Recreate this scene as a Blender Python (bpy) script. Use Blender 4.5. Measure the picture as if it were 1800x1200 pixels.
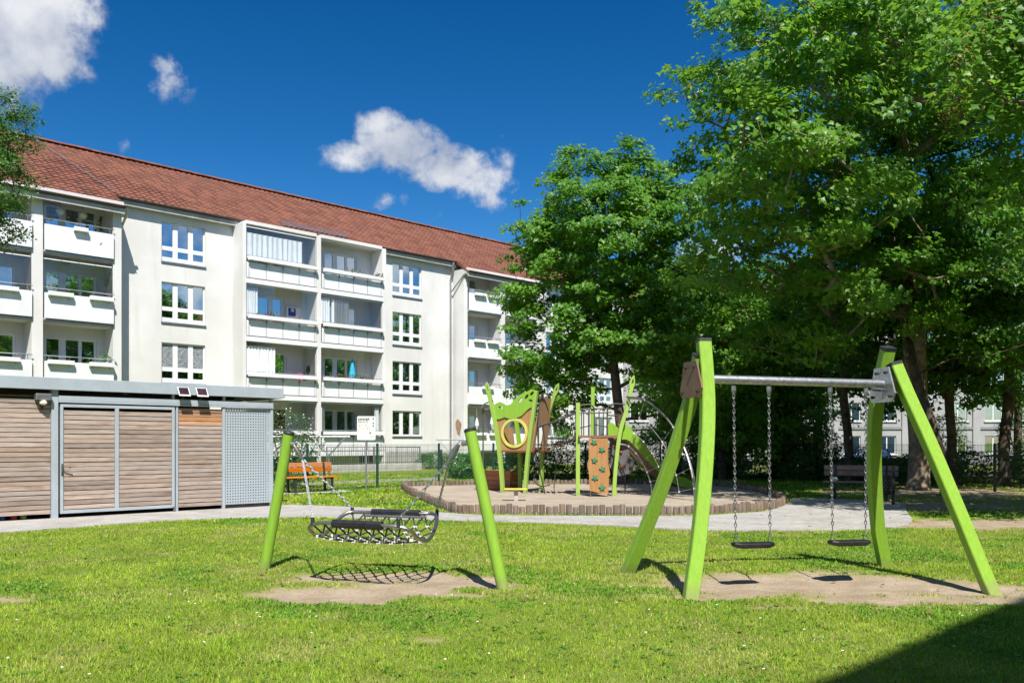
import bpy, bmesh, math, random
import numpy as np
from mathutils import Vector, Matrix
from mathutils.geometry import tessellate_polygon
R = math.radians
scene = bpy.context.scene
for o in list(bpy.data.objects):
    bpy.data.objects.remove(o, do_unlink=True)
COL = scene.collection
random.seed(7)
RNG = np.random.default_rng(7)

# ------------------------------------------------------------------ camera
cam = bpy.data.cameras.new('camera')
cam.lens = 30.34; cam.sensor_width = 36; cam.shift_y = 0.0978
cam.clip_start = 0.05; cam.clip_end = 3000
camo = bpy.data.objects.new('camera', cam); COL.objects.link(camo)
camo.location = (0, 0, 1.5); camo.rotation_euler = (R(90), 0, 0)
scene.camera = camo

# ------------------------------------------------------------------ light
SUN_TO = Vector((0.18 * 0.6, -0.98 * 0.6, 0.80)).normalized()   # towards the sun
sun = bpy.data.lights.new('sun', 'SUN'); sun.energy = 5.0; sun.angle = R(0.53); sun.color = (1.0, 0.955, 0.88)
suno = bpy.data.objects.new('sun', sun); COL.objects.link(suno)
suno.rotation_euler = SUN_TO.to_track_quat('Z', 'Y').to_euler(); suno.location = (5, -20, 40)
scene.view_settings.view_transform = 'Standard'
scene.view_settings.look = 'None'
scene.view_settings.gamma = 1
scene.view_settings.exposure = 0.60
scene.view_settings.use_curve_mapping = False
scene.render.engine = 'CYCLES'
scene.cycles.max_bounces = 6
scene.cycles.diffuse_bounces = 3
scene.cycles.glossy_bounces = 3
scene.cycles.transmission_bounces = 4
scene.cycles.transparent_max_bounces = 8
scene.cycles.caustics_reflective = False
scene.cycles.caustics_refractive = False

class NT:
    """small node-tree helper"""
    def __init__(s, tree): s.t = tree; s.t.nodes.clear()
    def n(s, typ, **kw):
        x = s.t.nodes.new(typ)
        for k, v in kw.items():
            if k.startswith('i_'):
                x.inputs[k[2:].replace('_', ' ')].default_value = v
            else: setattr(x, k, v)
        return x
    def l(s, a, b): s.t.links.new(a, b)
    def m(s, op, a, b=None, c=None, clamp=False):
        x = s.t.nodes.new('ShaderNodeMath'); x.operation = op; x.use_clamp = clamp
        for i, v in enumerate((a, b, c)):
            if v is None: continue
            if isinstance(v, (int, float)): x.inputs[i].default_value = v
            else: s.l(v, x.inputs[i])
        return x.outputs[0]
    def ss(s, v, a, b):
        x = s.t.nodes.new('ShaderNodeMapRange'); x.interpolation_type = 'SMOOTHSTEP'
        s.l(v, x.inputs[0]); x.inputs[1].default_value = a; x.inputs[2].default_value = b
        return x.outputs[0]
    def mix(s, f, a, b, typ='MIX'):
        x = s.t.nodes.new('ShaderNodeMix'); x.data_type = 'RGBA'; x.blend_type = typ
        for i, v in ((0, f), (6, a), (7, b)):
            if isinstance(v, (int, float)): x.inputs[i].default_value = v
            elif isinstance(v, (tuple, list)): x.inputs[i].default_value = tuple(v)[:3] + (1,)
            else: s.l(v, x.inputs[i])
        return x.outputs[2]
    def noise(s, vec=None, scale=5, detail=4, rough=.55, dist=0.):
        x = s.n('ShaderNodeTexNoise'); x.inputs['Scale'].default_value = scale
        x.inputs['Detail'].default_value = detail; x.inputs['Roughness'].default_value = rough
        x.inputs['Distortion'].default_value = dist
        if vec is not None: s.l(vec, x.inputs['Vector'])
        return x.outputs[0]

world = bpy.data.worlds.new('World'); scene.world = world; world.use_nodes = True
w = NT(world.node_tree)
sky = w.n('ShaderNodeTexSky', sky_type='NISHITA'); sky.sun_disc = False
sky.sun_elevation = math.asin(SUN_TO.z); sky.sun_rotation = math.atan2(SUN_TO.x, SUN_TO.y)
sky.air_density = 1.0; sky.dust_density = 0.8; sky.ozone_density = 4.0; sky.altitude = 100
hs = w.n('ShaderNodeHueSaturation'); hs.inputs['Saturation'].default_value = 1.205; hs.inputs['Hue'].default_value = 0.497
gm = w.n('ShaderNodeGamma'); gm.inputs[1].default_value = 1.42; w.l(sky.outputs[0], gm.inputs[0]); w.l(gm.outputs[0], hs.inputs['Color'])
bg = w.n('ShaderNodeBackground'); bg.inputs[1].default_value = 0.050 * .80
w.l(hs.outputs[0], bg.inputs[0])
tc = w.n('ShaderNodeTexCoord'); nv = w.n('ShaderNodeVectorMath', operation='NORMALIZE'); w.l(tc.outputs['Generated'], nv.inputs[0])
sp = w.n('ShaderNodeSeparateXYZ'); w.l(nv.outputs[0], sp.inputs[0])
az = w.m('ARCTAN2', sp.outputs[0], sp.outputs[1]); el = w.m('ARCSINE', sp.outputs[2])
# clouds: azimuth, elevation, half-widths (degrees), thickness
CLOUDS = [(-7.4, 18.7, 2.7, 1.5, 1.0), (-4.9, 17.6, 3.0, 1.25, .85), (-2.0, 16.9, 2.3, 1.3, .62), (-10.4, 17.9, 2.0, .95, .85), (-8.6, 19.9, 1.7, .9, .85),
          (-8.4, 15.4, 1.5, .7, .72), (-6.3, 14.4, 1.9, .6, .42), (-.5, 18.2, .8, 1.2, .45), (-1.2, 15.6, 1.2, .8, .4), (-30.2, 24.2, 4.2, 4.4, 1.15), (-31.5, 21.0, 3.4, 2.6, .95), (-27.6, 22.6, 2.0, 2.4, .6),
          (-21.6, 21.4, 1.6, 1.3, .33), (-24.2, 17.3, .5, .65, .6), (-33, 19.2, 2.5, 1.6, .5), (3.4, 9.4, 3.2, 1.0, .5), (14, 12, 4, 1.2, .45)]
M = None
for a, b, ra, rb, k in CLOUDS:
    x = w.m('DIVIDE', w.m('SUBTRACT', az, R(a)), R(ra * 1.35)); y = w.m('DIVIDE', w.m('SUBTRACT', el, R(b)), R(rb * 1.35))
    q = w.m('MULTIPLY', w.m('SUBTRACT', 1, w.m('ADD', w.m('MULTIPLY', x, x), w.m('MULTIPLY', y, y)), clamp=True), k)
    M = q if M is None else w.m('MAXIMUM', M, q)
# the same fair-weather cloud goes on all round
far = w.m('MULTIPLY', w.ss(w.noise(nv.outputs[0], 3.2, 2), .56, .72), w.ss(w.m('ABSOLUTE', az), .75, 1.0))
M = w.m('MAXIMUM', M, w.m('MULTIPLY', far, w.ss(el, .06, .16)))
n1 = w.noise(nv.outputs[0], 13, 5, .58, .25); n2 = w.noise(nv.outputs[0], 44, 4, .62)
v = w.m('ADD', M, w.m('MULTIPLY', w.m('SUBTRACT', w.m('ADD', w.m('MULTIPLY', n1, .62), w.m('MULTIPLY', n2, .38)), .5), 3.1))
dens = w.m('MULTIPLY', w.ss(v, .18, .85), w.ss(M, .0, .22))
shade = w.ss(w.m('ADD', w.noise(nv.outputs[0], 9, 2), w.m('MULTIPLY', v, .22)), .42, .82)
ccol = w.mix(shade, (.34, .385, .48), (.72, .735, .76))
bgc = w.n('ShaderNodeBackground'); bgc.inputs[1].default_value = .82; w.l(ccol, bgc.inputs[0])
mx = w.n('ShaderNodeMixShader'); w.l(w.m('MULTIPLY', dens, .96), mx.inputs[0]); w.l(bg.outputs[0], mx.inputs[1]); w.l(bgc.outputs[0], mx.inputs[2])
wo = w.n('ShaderNodeOutputWorld'); w.l(mx.outputs[0], wo.inputs[0])

# ------------------------------------------------------------------ materials
MATS = {}
def newmat(name):
    m = bpy.data.materials.new(name); m.use_nodes = True; MATS[name] = m
    return m, NT(m.node_tree)
def finish(t, sh):
    o = t.n('ShaderNodeOutputMaterial'); t.l(sh, o.inputs[0])
def rnd(t):
    g = t.n('ShaderNodeNewGeometry'); oi = t.n('ShaderNodeObjectInfo')
    return t.m('FRACT', t.m('ADD', g.outputs['Random Per Island'], t.m('MULTIPLY', oi.outputs['Random'], 7.31)))
def pbsdf(t, col, rough=.6, metal=0., spec=.5, bump=None, bs=.2, bd=.01):
    b = t.n('ShaderNodeBsdfPrincipled')
    if isinstance(col, (tuple, list)): b.inputs['Base Color'].default_value = tuple(col)[:3] + (1,)
    else: t.l(col, b.inputs['Base Color'])
    if isinstance(rough, (int, float)): b.inputs['Roughness'].default_value = rough
    else: t.l(rough, b.inputs['Roughness'])
    b.inputs['Metallic'].default_value = metal; b.inputs['Specular IOR Level'].default_value = spec
    if bump is not None:
        bp = t.n('ShaderNodeBump'); bp.inputs['Strength'].default_value = bs; bp.inputs['Distance'].default_value = bd
        t.l(bump, bp.inputs['Height']); t.l(bp.outputs[0], b.inputs['Normal'])
    return b.outputs[0]
def scl(t, vec, s, rot=None):
    mp = t.n('ShaderNodeMapping'); mp.inputs['Scale'].default_value = s
    if rot: mp.inputs['Rotation'].default_value = rot
    t.l(vec, mp.inputs['Vector']); return mp.outputs[0]
def objc(t): return t.n('ShaderNodeTexCoord').outputs['Object']
def posc(t): return t.n('ShaderNodeNewGeometry').outputs['Position']

def plain(name, col, rough=.5, metal=0., var=.12, nscale=6, bump=.1, spec=.5, detail=5):
    """one colour with real dirt and small unevenness"""
    m, t = newmat(name); P = posc(t)
    n = t.noise(P, nscale, detail); n2 = t.noise(P, nscale * 9, 3)
    f = t.m('ADD', t.m('MULTIPLY', n, .7), t.m('MULTIPLY', n2, .3))
    dk = tuple(c * (1 - 2.2 * var) for c in col); lt = tuple(min(1, c * (1 + 1.1 * var)) for c in col)
    c = t.mix(t.ss(f, .3, .7), dk, lt)
    r = t.m('ADD', rough - .08, t.m('MULTIPLY', n2, .16))
    finish(t, pbsdf(t, c, r, metal, spec, n2, bump, .004))
    return m
def woodmat(name, c1, c2, c3, rough=.75, axis=0, gs=1.0):
    m, t = newmat(name); o = objc(t); r = rnd(t)
    off = t.n('ShaderNodeVectorMath', operation='ADD'); cv = t.n('ShaderNodeCombineXYZ')
    t.l(t.m('MULTIPLY', r, 37), cv.inputs[0]); t.l(t.m('MULTIPLY', r, 91), cv.inputs[2]); t.l(o, off.inputs[0]); t.l(cv.outputs[0], off.inputs[1])
    s = [26 * gs] * 3; s[axis] = 1.3 * gs
    g = t.noise(scl(t, off.outputs[0], s), 1.6, 7, .65, .6)
    k = [5 * gs] * 3; k[axis] = 1.1 * gs
    kn = t.noise(scl(t, off.outputs[0], k), 1.5, 3)
    c = t.mix(t.ss(g, .3, .72), c1, c2)
    c = t.mix(t.ss(kn, .52, .75), c, c3)
    hv = t.n('ShaderNodeHueSaturation'); t.l(c, hv.inputs['Color']); t.l(t.m('ADD', .72, t.m('MULTIPLY', r, .5)), hv.inputs['Value'])
    t.l(t.m('ADD', .8, t.m('MULTIPLY', t.m('FRACT', t.m('MULTIPLY', r, 13.7)), .4)), hv.inputs['Saturation'])
    finish(t, pbsdf(t, hv.outputs[0], rough, 0, .25, g, .35, .003))
    return m
def leafmat(name, c1, c2, c3, trans=.42):
    m, t = newmat(name); r = rnd(t); n = t.noise(posc(t), .55, 3)
    c = t.mix(r, c1, c2)
    c = t.mix(t.m('MULTIPLY', t.ss(n, .44, .70), .62), c, c3)
    d = t.n('ShaderNodeBsdfPrincipled'); t.l(c, d.inputs['Base Color']); d.inputs['Roughness'].default_value = .42; d.inputs['Specular IOR Level'].default_value = .42
    tr = t.n('ShaderNodeBsdfTranslucent'); t.l(t.mix(.5, c, tuple(min(1, x * 2.1) for x in c3)), tr.inputs[0])
    x = t.n('ShaderNodeMixShader'); x.inputs[0].default_value = trans; t.l(d.outputs[0], x.inputs[1]); t.l(tr.outputs[0], x.inputs[2])
    finish(t, x.outputs[0]); return m

# plaster: off white with faint weather streaks that belong to the wall
m, t = newmat('plaster'); P = posc(t)
n = t.noise(P, .35, 5); s = t.noise(scl(t, P, (2.2, 2.2, .16)), 1.3, 5); fz = t.noise(P, 60, 2)
c = t.mix(t.ss(n, .35, .7), (.615, .605, .58), (.72, .712, .695))
c = t.mix(t.m('MULTIPLY', t.ss(s, .52, .78), .3), c, (.47, .455, .42))
c = t.mix(t.m('MULTIPLY', t.ss(t.noise(P, 1.1, 6, .7), .6, .75), .25), c, (.50, .47, .43))
finish(t, pbsdf(t, c, .9, 0, .2, fz, .5, .006))
plain('white_paint', (.76, .765, .77), .45, var=.05, nscale=1.7)
plain('white_trim', (.74, .745, .75), .4, var=.035, nscale=3)
plain('loggia_cream', (.66, .61, .53), .85, var=.05, nscale=1.1)
plain('concrete', (.44, .43, .40), .9, var=.12, nscale=2.2, bump=.4)
plain('plinth', (.40, .385, .36), .9, var=.12, nscale=1.4, bump=.4)
plain('zinc', (.42, .43, .44), .38, .85, var=.12, nscale=9)
plain('dark_zinc', (.085, .08, .075), .6, .2, var=.12, nscale=6)
plain('galvanised', (.50, .52, .54), .36, .8, var=.16, nscale=30, bump=.15)
plain('steel', (.36, .345, .325), .32, .9, var=.1, nscale=20)
plain('grey_paint', (.40, .455, .50), .45, .1, var=.05, nscale=3)
for nm_, ca, cb in (('lime_paint', (.205, .385, .036), (.262, .455, .047)), ('lime_pale', (.265, .42, .075), (.31, .47, .085))):
    m, t = newmat(nm_); P = posc(t)
    gr = t.noise(scl(t, P, (38, 38, 1.6)), 1.4, 6, .6, .4); bl = t.noise(P, 2.1, 5)
    c = t.mix(t.ss(gr, .3, .72), ca, cb); c = t.mix(t.m('MULTIPLY', t.ss(bl, .5, .75), .25), c, (.21, .37, .06))
    c = t.mix(t.m('MULTIPLY', t.ss(t.noise(P, 26, 6, .72), .66, .74), .55), c, (.16, .22, .06))          # scuffs
    spz = t.n('ShaderNodeSeparateXYZ'); t.l(P, spz.inputs[0])                                            # mud splashed on the feet
    mud = t.ss(t.m('ADD', spz.outputs[2], t.m('MULTIPLY', t.noise(P, 14, 5), .22)), .27, .10)
    c = t.mix(t.m('MULTIPLY', mud, .55), c, (.24, .21, .12))
    finish(t, pbsdf(t, c, t.m('ADD', .42, t.m('MULTIPLY', bl, .2)), 0, .35, gr, .25, .003))
plain('ring_yellow', (.60, .58, .13), .45, var=.07)
plain('yellow_seat', (.62, .50, .08), .5, var=.1)
plain('black_rubber', (.016, .016, .018), .5, var=.3, nscale=14, bump=.2)
plain('black_cap', (.03, .031, .033), .5, var=.2)
plain('rope_black', (.03, .03, .032), .8, var=.2, nscale=40)
plain('rope_grey', (.25, .24, .22), .8, var=.2, nscale=40)
plain('connector', (.68, .68, .66), .4, var=.05)
plain('brown_plate', (.20, .115, .068), .55, var=.1, nscale=7)
plain('dark_metal', (.05, .05, .052), .45, .4, var=.15)
plain('fence_green', (.022, .085, .062), .45, .2, var=.1)
plain('fence_dark', (.02, .028, .024), .5, .2, var=.1)
plain('hold_green', (.03, .23, .12), .5, var=.1)
plain('hold_red', (.35, .06, .03), .5, var=.1)
plain('hold_orange', (.45, .2, .04), .5, var=.1)
plain('grey_board', (.115, .105, .105), .5, var=.14, nscale=4)
plain('chute', (.30, .21, .13), .42, .2, var=.2, nscale=5)
plain('sign_white', (.72, .76, .70), .35, var=.03)
plain('ink', (.03, .03, .035), .6, var=.1)
plain('ink_soft', (.42, .30, .30), .6, var=.1)
plain('umbrella_blue', (.02, .38, .55), .7, var=.08)
plain('pink', (.55, .06, .22), .6, var=.1)
plain('red', (.48, .035, .035), .6, var=.1)
plain('blue', (.025, .07, .30), .6, var=.1)
plain('purple', (.16, .04, .24), .6, var=.1)
plain('bare_plaster', (.36, .22, .14), .9, var=.15, nscale=8)
plain('terracotta', (.42, .12, .06), .7, var=.1)
plain('door_brown', (.10, .035, .025), .4, var=.2)
plain('dark_door_red', (.22, .03, .03), .5, var=.2)
plain('grey_wall', (.34, .335, .34), .9, var=.06, nscale=.8)
plain('grey_wall_dark', (.22, .22, .23), .9, var=.06, nscale=.8)
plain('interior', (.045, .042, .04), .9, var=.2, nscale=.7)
plain('far_roof', (.24, .09, .055), .8, var=.12, nscale=1.5)
plain('cloth_white', (.78, .79, .80), .85, var=.03, nscale=4)
plain('cloth_grey', (.50, .51, .53), .85, var=.06, nscale=4)
plain('lamp_shade_cream', (.72, .68, .55), .7, var=.04)
plain('blind_cream', (.56, .53, .42), .8, var=.05)
plain('lamp_glass', (.75, .72, .6), .2, var=.05)
plain('solar', (.05, .022, .025), .25, var=.2)
plain('car_blue', (.012, .02, .045), .2, .3, var=.1, bump=.0)
plain('car_silver', (.45, .46, .48), .25, .5, var=.04, bump=.0)
plain('car_black', (.012, .012, .014), .2, .2, var=.1, bump=.0)
plain('headlight', (.6, .62, .65), .12, .3, var=.03)
plain('tail_red', (.3, .012, .012), .2, var=.05)
plain('bark', (.12, .088, .062), .95, var=.3, nscale=5, bump=.9)
plain('bark_light', (.27, .21, .155), .95, var=.28, nscale=6, bump=.8)
plain('asphalt', (.055, .055, .058), .9, var=.15, nscale=3, bump=.3)
plain('flower_white', (.8, .8, .74), .7, var=.04)
plain('twig', (.16, .12, .08), .9, var=.2)
plain('daisy', (.85, .85, .8), .7, var=.03)
woodmat('larch', (.29, .215, .175), (.46, .385, .33), (.25, .175, .135), .9)
woodmat('larch_red', (.36, .18, .09), (.50, .28, .155), (.30, .14, .07), .8)
woodmat('ceiling_wood', (.17, .12, .08), (.24, .175, .12), (.12, .08, .05), .85, axis=1)
woodmat('bench_orange', (.46, .145, .03), (.56, .21, .05), (.40, .12, .025), .45)
woodmat('bench_brown', (.30, .155, .10), (.38, .21, .14), (.26, .13, .085), .5)
leafmat('fallen_leaf', (.16, .10, .04), (.30, .22, .07), (.12, .16, .03), .2)
plain('pebble', (.33, .30, .26), .9, var=.2, nscale=20)
plain('chain_steel', (.38, .385, .39), .4, .75, var=.2, nscale=40)
leafmat('weed_leaf', (.075, .19, .025), (.12, .27, .035), (.17, .31, .04), .3)
woodmat('hpl_wood', (.34, .185, .085), (.42, .25, .125), (.33, .18, .085), .45, axis=2, gs=.6)
woodmat('box_wood', (.36, .15, .07), (.44, .21, .10), (.30, .12, .06), .7)
woodmat('log_wood', (.125, .092, .07), (.235, .18, .142), (.10, .075, .056), .95, axis=2)
woodmat('trim_wood', (.20, .09, .05), (.26, .13, .075), (.18, .08, .045), .6)
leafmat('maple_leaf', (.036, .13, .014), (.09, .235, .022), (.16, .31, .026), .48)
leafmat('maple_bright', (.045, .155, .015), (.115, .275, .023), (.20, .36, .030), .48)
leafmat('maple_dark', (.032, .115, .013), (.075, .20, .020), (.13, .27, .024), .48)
leafmat('linden_leaf', (.03, .105, .014), (.07, .18, .022), (.11, .22, .025), .42)
leafmat('seed_leaf', (.20, .19, .03), (.34, .22, .07), (.25, .28, .04), .4)
leafmat('hedge_leaf', (.03, .115, .02), (.06, .20, .03), (.09, .24, .03), .3)
leafmat('shrub_leaf', (.03, .105, .016), (.07, .19, .024), (.10, .23, .025), .38)
leafmat('flowering_leaf', (.03, .09, .02), (.07, .16, .035), (.12, .20, .05), .35)

# roof tiles
m, t = newmat('roof_tile'); r = rnd(t); P = posc(t)
c = t.mix(t.ss(r, 0, 1), (.135, .053, .037), (.225, .088, .056))
c = t.mix(t.m('MULTIPLY', t.ss(t.noise(P, .5, 4), .5, .72), .5), c, (.17, .075, .055))
c = t.mix(t.m('MULTIPLY', t.ss(t.noise(P, 7, 5), .56, .75), .55), c, (.12, .08, .06))
finish(t, pbsdf(t, c, .82, 0, .3, t.noise(P, 30, 3), .3, .004))
# window glass: mostly mirror at this angle, some of the room shows
def glass(name, fac, tint=(.93, .97, 1.0), rough=.015):
    m, t = newmat(name)
    tr = t.n('ShaderNodeBsdfTransparent'); tr.inputs[0].default_value = (.9, .93, .93, 1)
    g = t.n('ShaderNodeBsdfGlossy'); g.inputs[0].default_value = tint + (1,); g.inputs['Roughness'].default_value = rough
    bp = t.n('ShaderNodeBump'); bp.inputs['Strength'].default_value = .03; bp.inputs['Distance'].default_value = .02; t.l(t.noise(posc(t), 1.3, 1), bp.inputs['Height']); t.l(bp.outputs[0], g.inputs['Normal'])
    fr = t.n('ShaderNodeFresnel'); fr.inputs[0].default_value = 1.5
    x = t.n('ShaderNodeMixShader'); t.l(t.m('ADD', fac, t.m('MULTIPLY', fr.outputs[0], .8), clamp=True), x.inputs[0])
    t.l(tr.outputs[0], x.inputs[1]); t.l(g.outputs[0], x.inputs[2]); finish(t, x.outputs[0]); return m
glass('window_glass', .60, (.74, .90, 1.0)); glass('balcony_glass', .07); glass('car_glass', .25, (.7, .8, .85))
# patterned window film
m, t = newmat('pattern_film'); P = posc(t)
vv = t.noise(P, 14, 2, .5, 2.5)
finish(t, pbsdf(t, t.mix(t.ss(t.m('ABSOLUTE', t.m('SUBTRACT', vv, .5)), .02, .06), (.55, .58, .6), (.07, .08, .09)), .4))
# perforated sheet: real holes
m, t = newmat('perforated'); o = objc(t); s3 = t.n('ShaderNodeSeparateXYZ'); t.l(o, s3.inputs[0])
fx = t.m('SUBTRACT', t.m('FRACT', t.m('DIVIDE', s3.outputs[0], .062)), .5); fz = t.m('SUBTRACT', t.m('FRACT', t.m('DIVIDE', s3.outputs[2], .062)), .5)
hole = t.m('LESS_THAN', t.m('ADD', t.m('MULTIPLY', fx, fx), t.m('MULTIPLY', fz, fz)), .05)
b = pbsdf(t, t.mix(t.noise(posc(t), 2, 4), (.37, .43, .475), (.43, .485, .53)), .45, .1)
x = t.n('ShaderNodeMixShader'); tb = t.n('ShaderNodeBsdfTransparent'); t.l(hole, x.inputs[0]); t.l(b, x.inputs[1]); t.l(tb.outputs[0], x.inputs[2]); finish(t, x.outputs[0])
# sand
m, t = newmat('sand'); P = posc(t)
c = t.mix(t.ss(t.noise(P, 1.1, 6), .35, .7), (.36, .30, .235), (.45, .385, .305)); c = t.mix(t.m('MULTIPLY', t.ss(t.noise(P, 45, 3), .55, .75), .5), c, (.27, .215, .165))
finish(t, pbsdf(t, c, .95, 0, .15, t.m('ADD', t.noise(P, 5, 5), t.m('MULTIPLY', t.noise(P, 60, 2), .35)), 1.0, .06))
# paving
m, t = newmat('paving'); P = posc(t)
br = t.n('ShaderNodeTexBrick'); t.l(scl(t, P, (1, 1, 1), (0, 0, R(-44.6))), br.inputs['Vector'])
br.inputs['Scale'].default_value = 1; br.inputs['Brick Width'].default_value = .2; br.inputs['Row Height'].default_value = .1; br.inputs['Mortar Size'].default_value = .005; br.inputs['Mortar Smooth'].default_value = .3
br.inputs['Color1'].default_value = (.36, .345, .325, 1); br.inputs['Color2'].default_value = (.44, .425, .40, 1); br.inputs['Mortar'].default_value = (.17, .16, .135, 1)
c = t.mix(t.m('MULTIPLY', t.ss(t.noise(P, 1.3, 7, .7), .42, .72), .75), br.outputs[0], (.25, .235, .20))
finish(t, pbsdf(t, c, .92, 0, .2, br.outputs['Fac'], -.4, .004))
# ground: soil / thatch under the grass; attribute 'dirt' is bare earth
m, t = newmat('ground'); P = posc(t); at = t.n('ShaderNodeAttribute'); at.attribute_name = 'dirt'
g1 = t.mix(t.ss(t.noise(P, .9, 6, .65), .3, .7), (.12, .165, .025), (.21, .235, .05))
g1 = t.mix(t.ss(t.noise(P, 22, 4, .7), .4, .68), g1, (.15, .20, .035))
g1 = t.mix(t.m('MULTIPLY', t.ss(t.noise(P, 70, 3, .7), .5, .7), .5), g1, (.17, .19, .06))
d1 = t.mix(t.ss(t.noise(P, 2.2, 6, .65), .3, .72), (.285, .22, .15), (.395, .32, .235)); d1 = t.mix(t.m('MULTIPLY', t.ss(t.noise(P, 38, 3), .55, .72), .6), d1, (.18, .135, .09))
g1 = t.mix(t.m('MULTIPLY', t.ss(at.outputs['Fac'], .02, .4), .7), g1, (.30, .26, .12))
finish(t, pbsdf(t, t.mix(t.ss(at.outputs['Fac'], .2, .8), g1, d1), .95, 0, .12, t.m('ADD', t.noise(P, 9, 5, .6), t.m('MULTIPLY', t.noise(P, 55, 3), .4)), .9, .03))
# grass blades
m, t = newmat('grass'); at = t.n('ShaderNodeAttribute'); at.attribute_name = 'Col'
d = t.n('ShaderNodeBsdfDiffuse'); t.l(at.outputs['Color'], d.inputs[0]); tr = t.n('ShaderNodeBsdfTranslucent'); t.l(at.outputs['Color'], tr.inputs[0])
x = t.n('ShaderNodeMixShader'); x.inputs[0].default_value = .35; t.l(d.outputs[0], x.inputs[1]); t.l(tr.outputs[0], x.inputs[2]); finish(t, x.outputs[0])

# ------------------------------------------------------------------ mesh helpers
class MB:
    def __init__(s): s.v = []; s.f = []
    def add(s, vs, fs):
        b = len(s.v); s.v += [tuple(p) for p in vs]; s.f += [tuple(i + b for i in q) for q in fs]; return s
    def box(s, x0, x1, y0, y1, z0, z1):
        return s.add([(x0, y0, z0), (x1, y0, z0), (x1, y1, z0), (x0, y1, z0), (x0, y0, z1), (x1, y0, z1), (x1, y1, z1), (x0, y1, z1)],
                     [(0, 3, 2, 1), (4, 5, 6, 7), (0, 1, 5, 4), (1, 2, 6, 5), (2, 3, 7, 6), (3, 0, 4, 7)])
    def sweep(s, prof, path, up=(0, 0, 1), closed=False, cap=True, scales=None):
        """profile (list of (a,b)) along a path; a = side, b = up-ish"""
        P = [Vector(p) for p in path]; n = len(P); k = len(prof); b0 = len(s.v)
        for i in range(n):
            if closed: T = P[(i + 1) % n] - P[i - 1]
            else: T = P[min(i + 1, n - 1)] - P[max(i - 1, 0)]
            T.normalize(); U = Vector(up)
            if abs(T.dot(U)) > .97: U = Vector((0, 1, 0)) if abs(T.y) < .9 else Vector((1, 0, 0))
            S = T.cross(U).normalized(); U = S.cross(T)
            sc = scales[i] if scales else 1
            for a, b in prof: s.v.append(tuple(P[i] + S * a * sc + U * b * sc))
        for i in range(n if closed else n - 1):
            j = (i + 1) % n
            for q in range(k):
                r = (q + 1) % k
                s.f.append((b0 + i * k + q, b0 + i * k + r, b0 + j * k + r, b0 + j * k + q))
        if cap and not closed:
            s.f.append(tuple(b0 + q for q in range(k))[::-1]); s.f.append(tuple(b0 + (n - 1) * k + q for q in range(k)))
        return s
    def tube(s, path, r, seg=8, closed=False, cap=True, scales=None, up=(0, 0, 1)):
        return s.sweep([(r * math.cos(2 * math.pi * i / seg), r * math.sin(2 * math.pi * i / seg)) for i in range(seg)], path, up, closed, cap, scales)
    def cyl(s, x, y, z0, z1, r, seg=12, r2=None):
        return s.tube([(x, y, z0), (x, y, z1)], r, seg, scales=[1, (r2 if r2 is not None else r) / r])
    def lathe(s, prof, x=0, y=0, seg=16):
        b = len(s.v); n = len(prof)
        for r, z in prof:
            for i in range(seg): a = 2 * math.pi * i / seg; s.v.append((x + r * math.cos(a), y + r * math.sin(a), z))
        for i in range(n - 1):
            for j in range(seg): k = (j + 1) % seg; s.f.append((b + i * seg + j, b + i * seg + k, b + (i + 1) * seg + k, b + (i + 1) * seg + j))
        s.f.append(tuple(b + j for j in range(seg))[::-1]); s.f.append(tuple(b + (n - 1) * seg + j for j in range(seg)))
        return s
    def plate(s, outer, holes, fn0, fn1):
        """flat plate with holes; fn0 / fn1 map (a,b) to the two faces in 3D"""
        polys = [outer] + list(holes)
        tris = tessellate_polygon([[Vector((a, b, 0)) for a, b in p] for p in polys])
        flat = [q for p in polys for q in p]; n = len(flat); b = len(s.v)
        s.v += [tuple(fn0(*q)) for q in flat] + [tuple(fn1(*q)) for q in flat]
        for q in tris: s.f.append(tuple(b + i for i in q)); s.f.append(tuple(b + n + i for i in q[::-1]))
        o = 0
        for p in polys:
            for i in range(len(p)): j = (i + 1) % len(p); s.f.append((b + o + i, b + o + j, b + n + o + j, b + n + o + i))
            o += len(p)
        return s
    def mesh(s, name, mat, smooth=False, fix=True):
        me = bpy.data.meshes.new(name); me.from_pydata(s.v, [], s.f)
        if fix:
            bm = bmesh.new(); bm.from_mesh(me); bmesh.ops.recalc_face_normals(bm, faces=bm.faces); bm.to_mesh(me); bm.free()
        me.materials.append(MATS[mat])
        if smooth:
            me.polygons.foreach_set('use_smooth', [True] * len(me.polygons))
            try: me.set_sharp_from_angle(angle=R(40))
            except Exception: pass
        me.update(); return me
    def build(s, name, mat, parent=None, smooth=False, loc=None):
        return inst(name, s.mesh(name, mat, smooth), parent, loc)
def inst(name, me, parent=None, loc=None, rot=None):
    o = bpy.data.objects.new(name, me); COL.objects.link(o); o.parent = parent
    if loc is not None: o.location = loc
    if rot is not None: o.rotation_euler = rot
    return o
def bevel(o, w=.006, seg=1):
    b = o.modifiers.new('bevel', 'BEVEL'); b.width = w; b.segments = seg; b.limit_method = 'ANGLE'; b.angle_limit = R(50); return o
def empty(name, loc=(0, 0, 0), rz=0):
    o = bpy.data.objects.new(name, None); COL.objects.link(o); o.location = loc; o.rotation_euler = (0, 0, rz); o.empty_display_size = .2; return o
def tag(o, label=None, cat=None, group=None, kind=None):
    if label: o['label'] = label
    if cat: o['category'] = cat
    if group: o['group'] = group
    if kind: o['kind'] = kind
    return o
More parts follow.
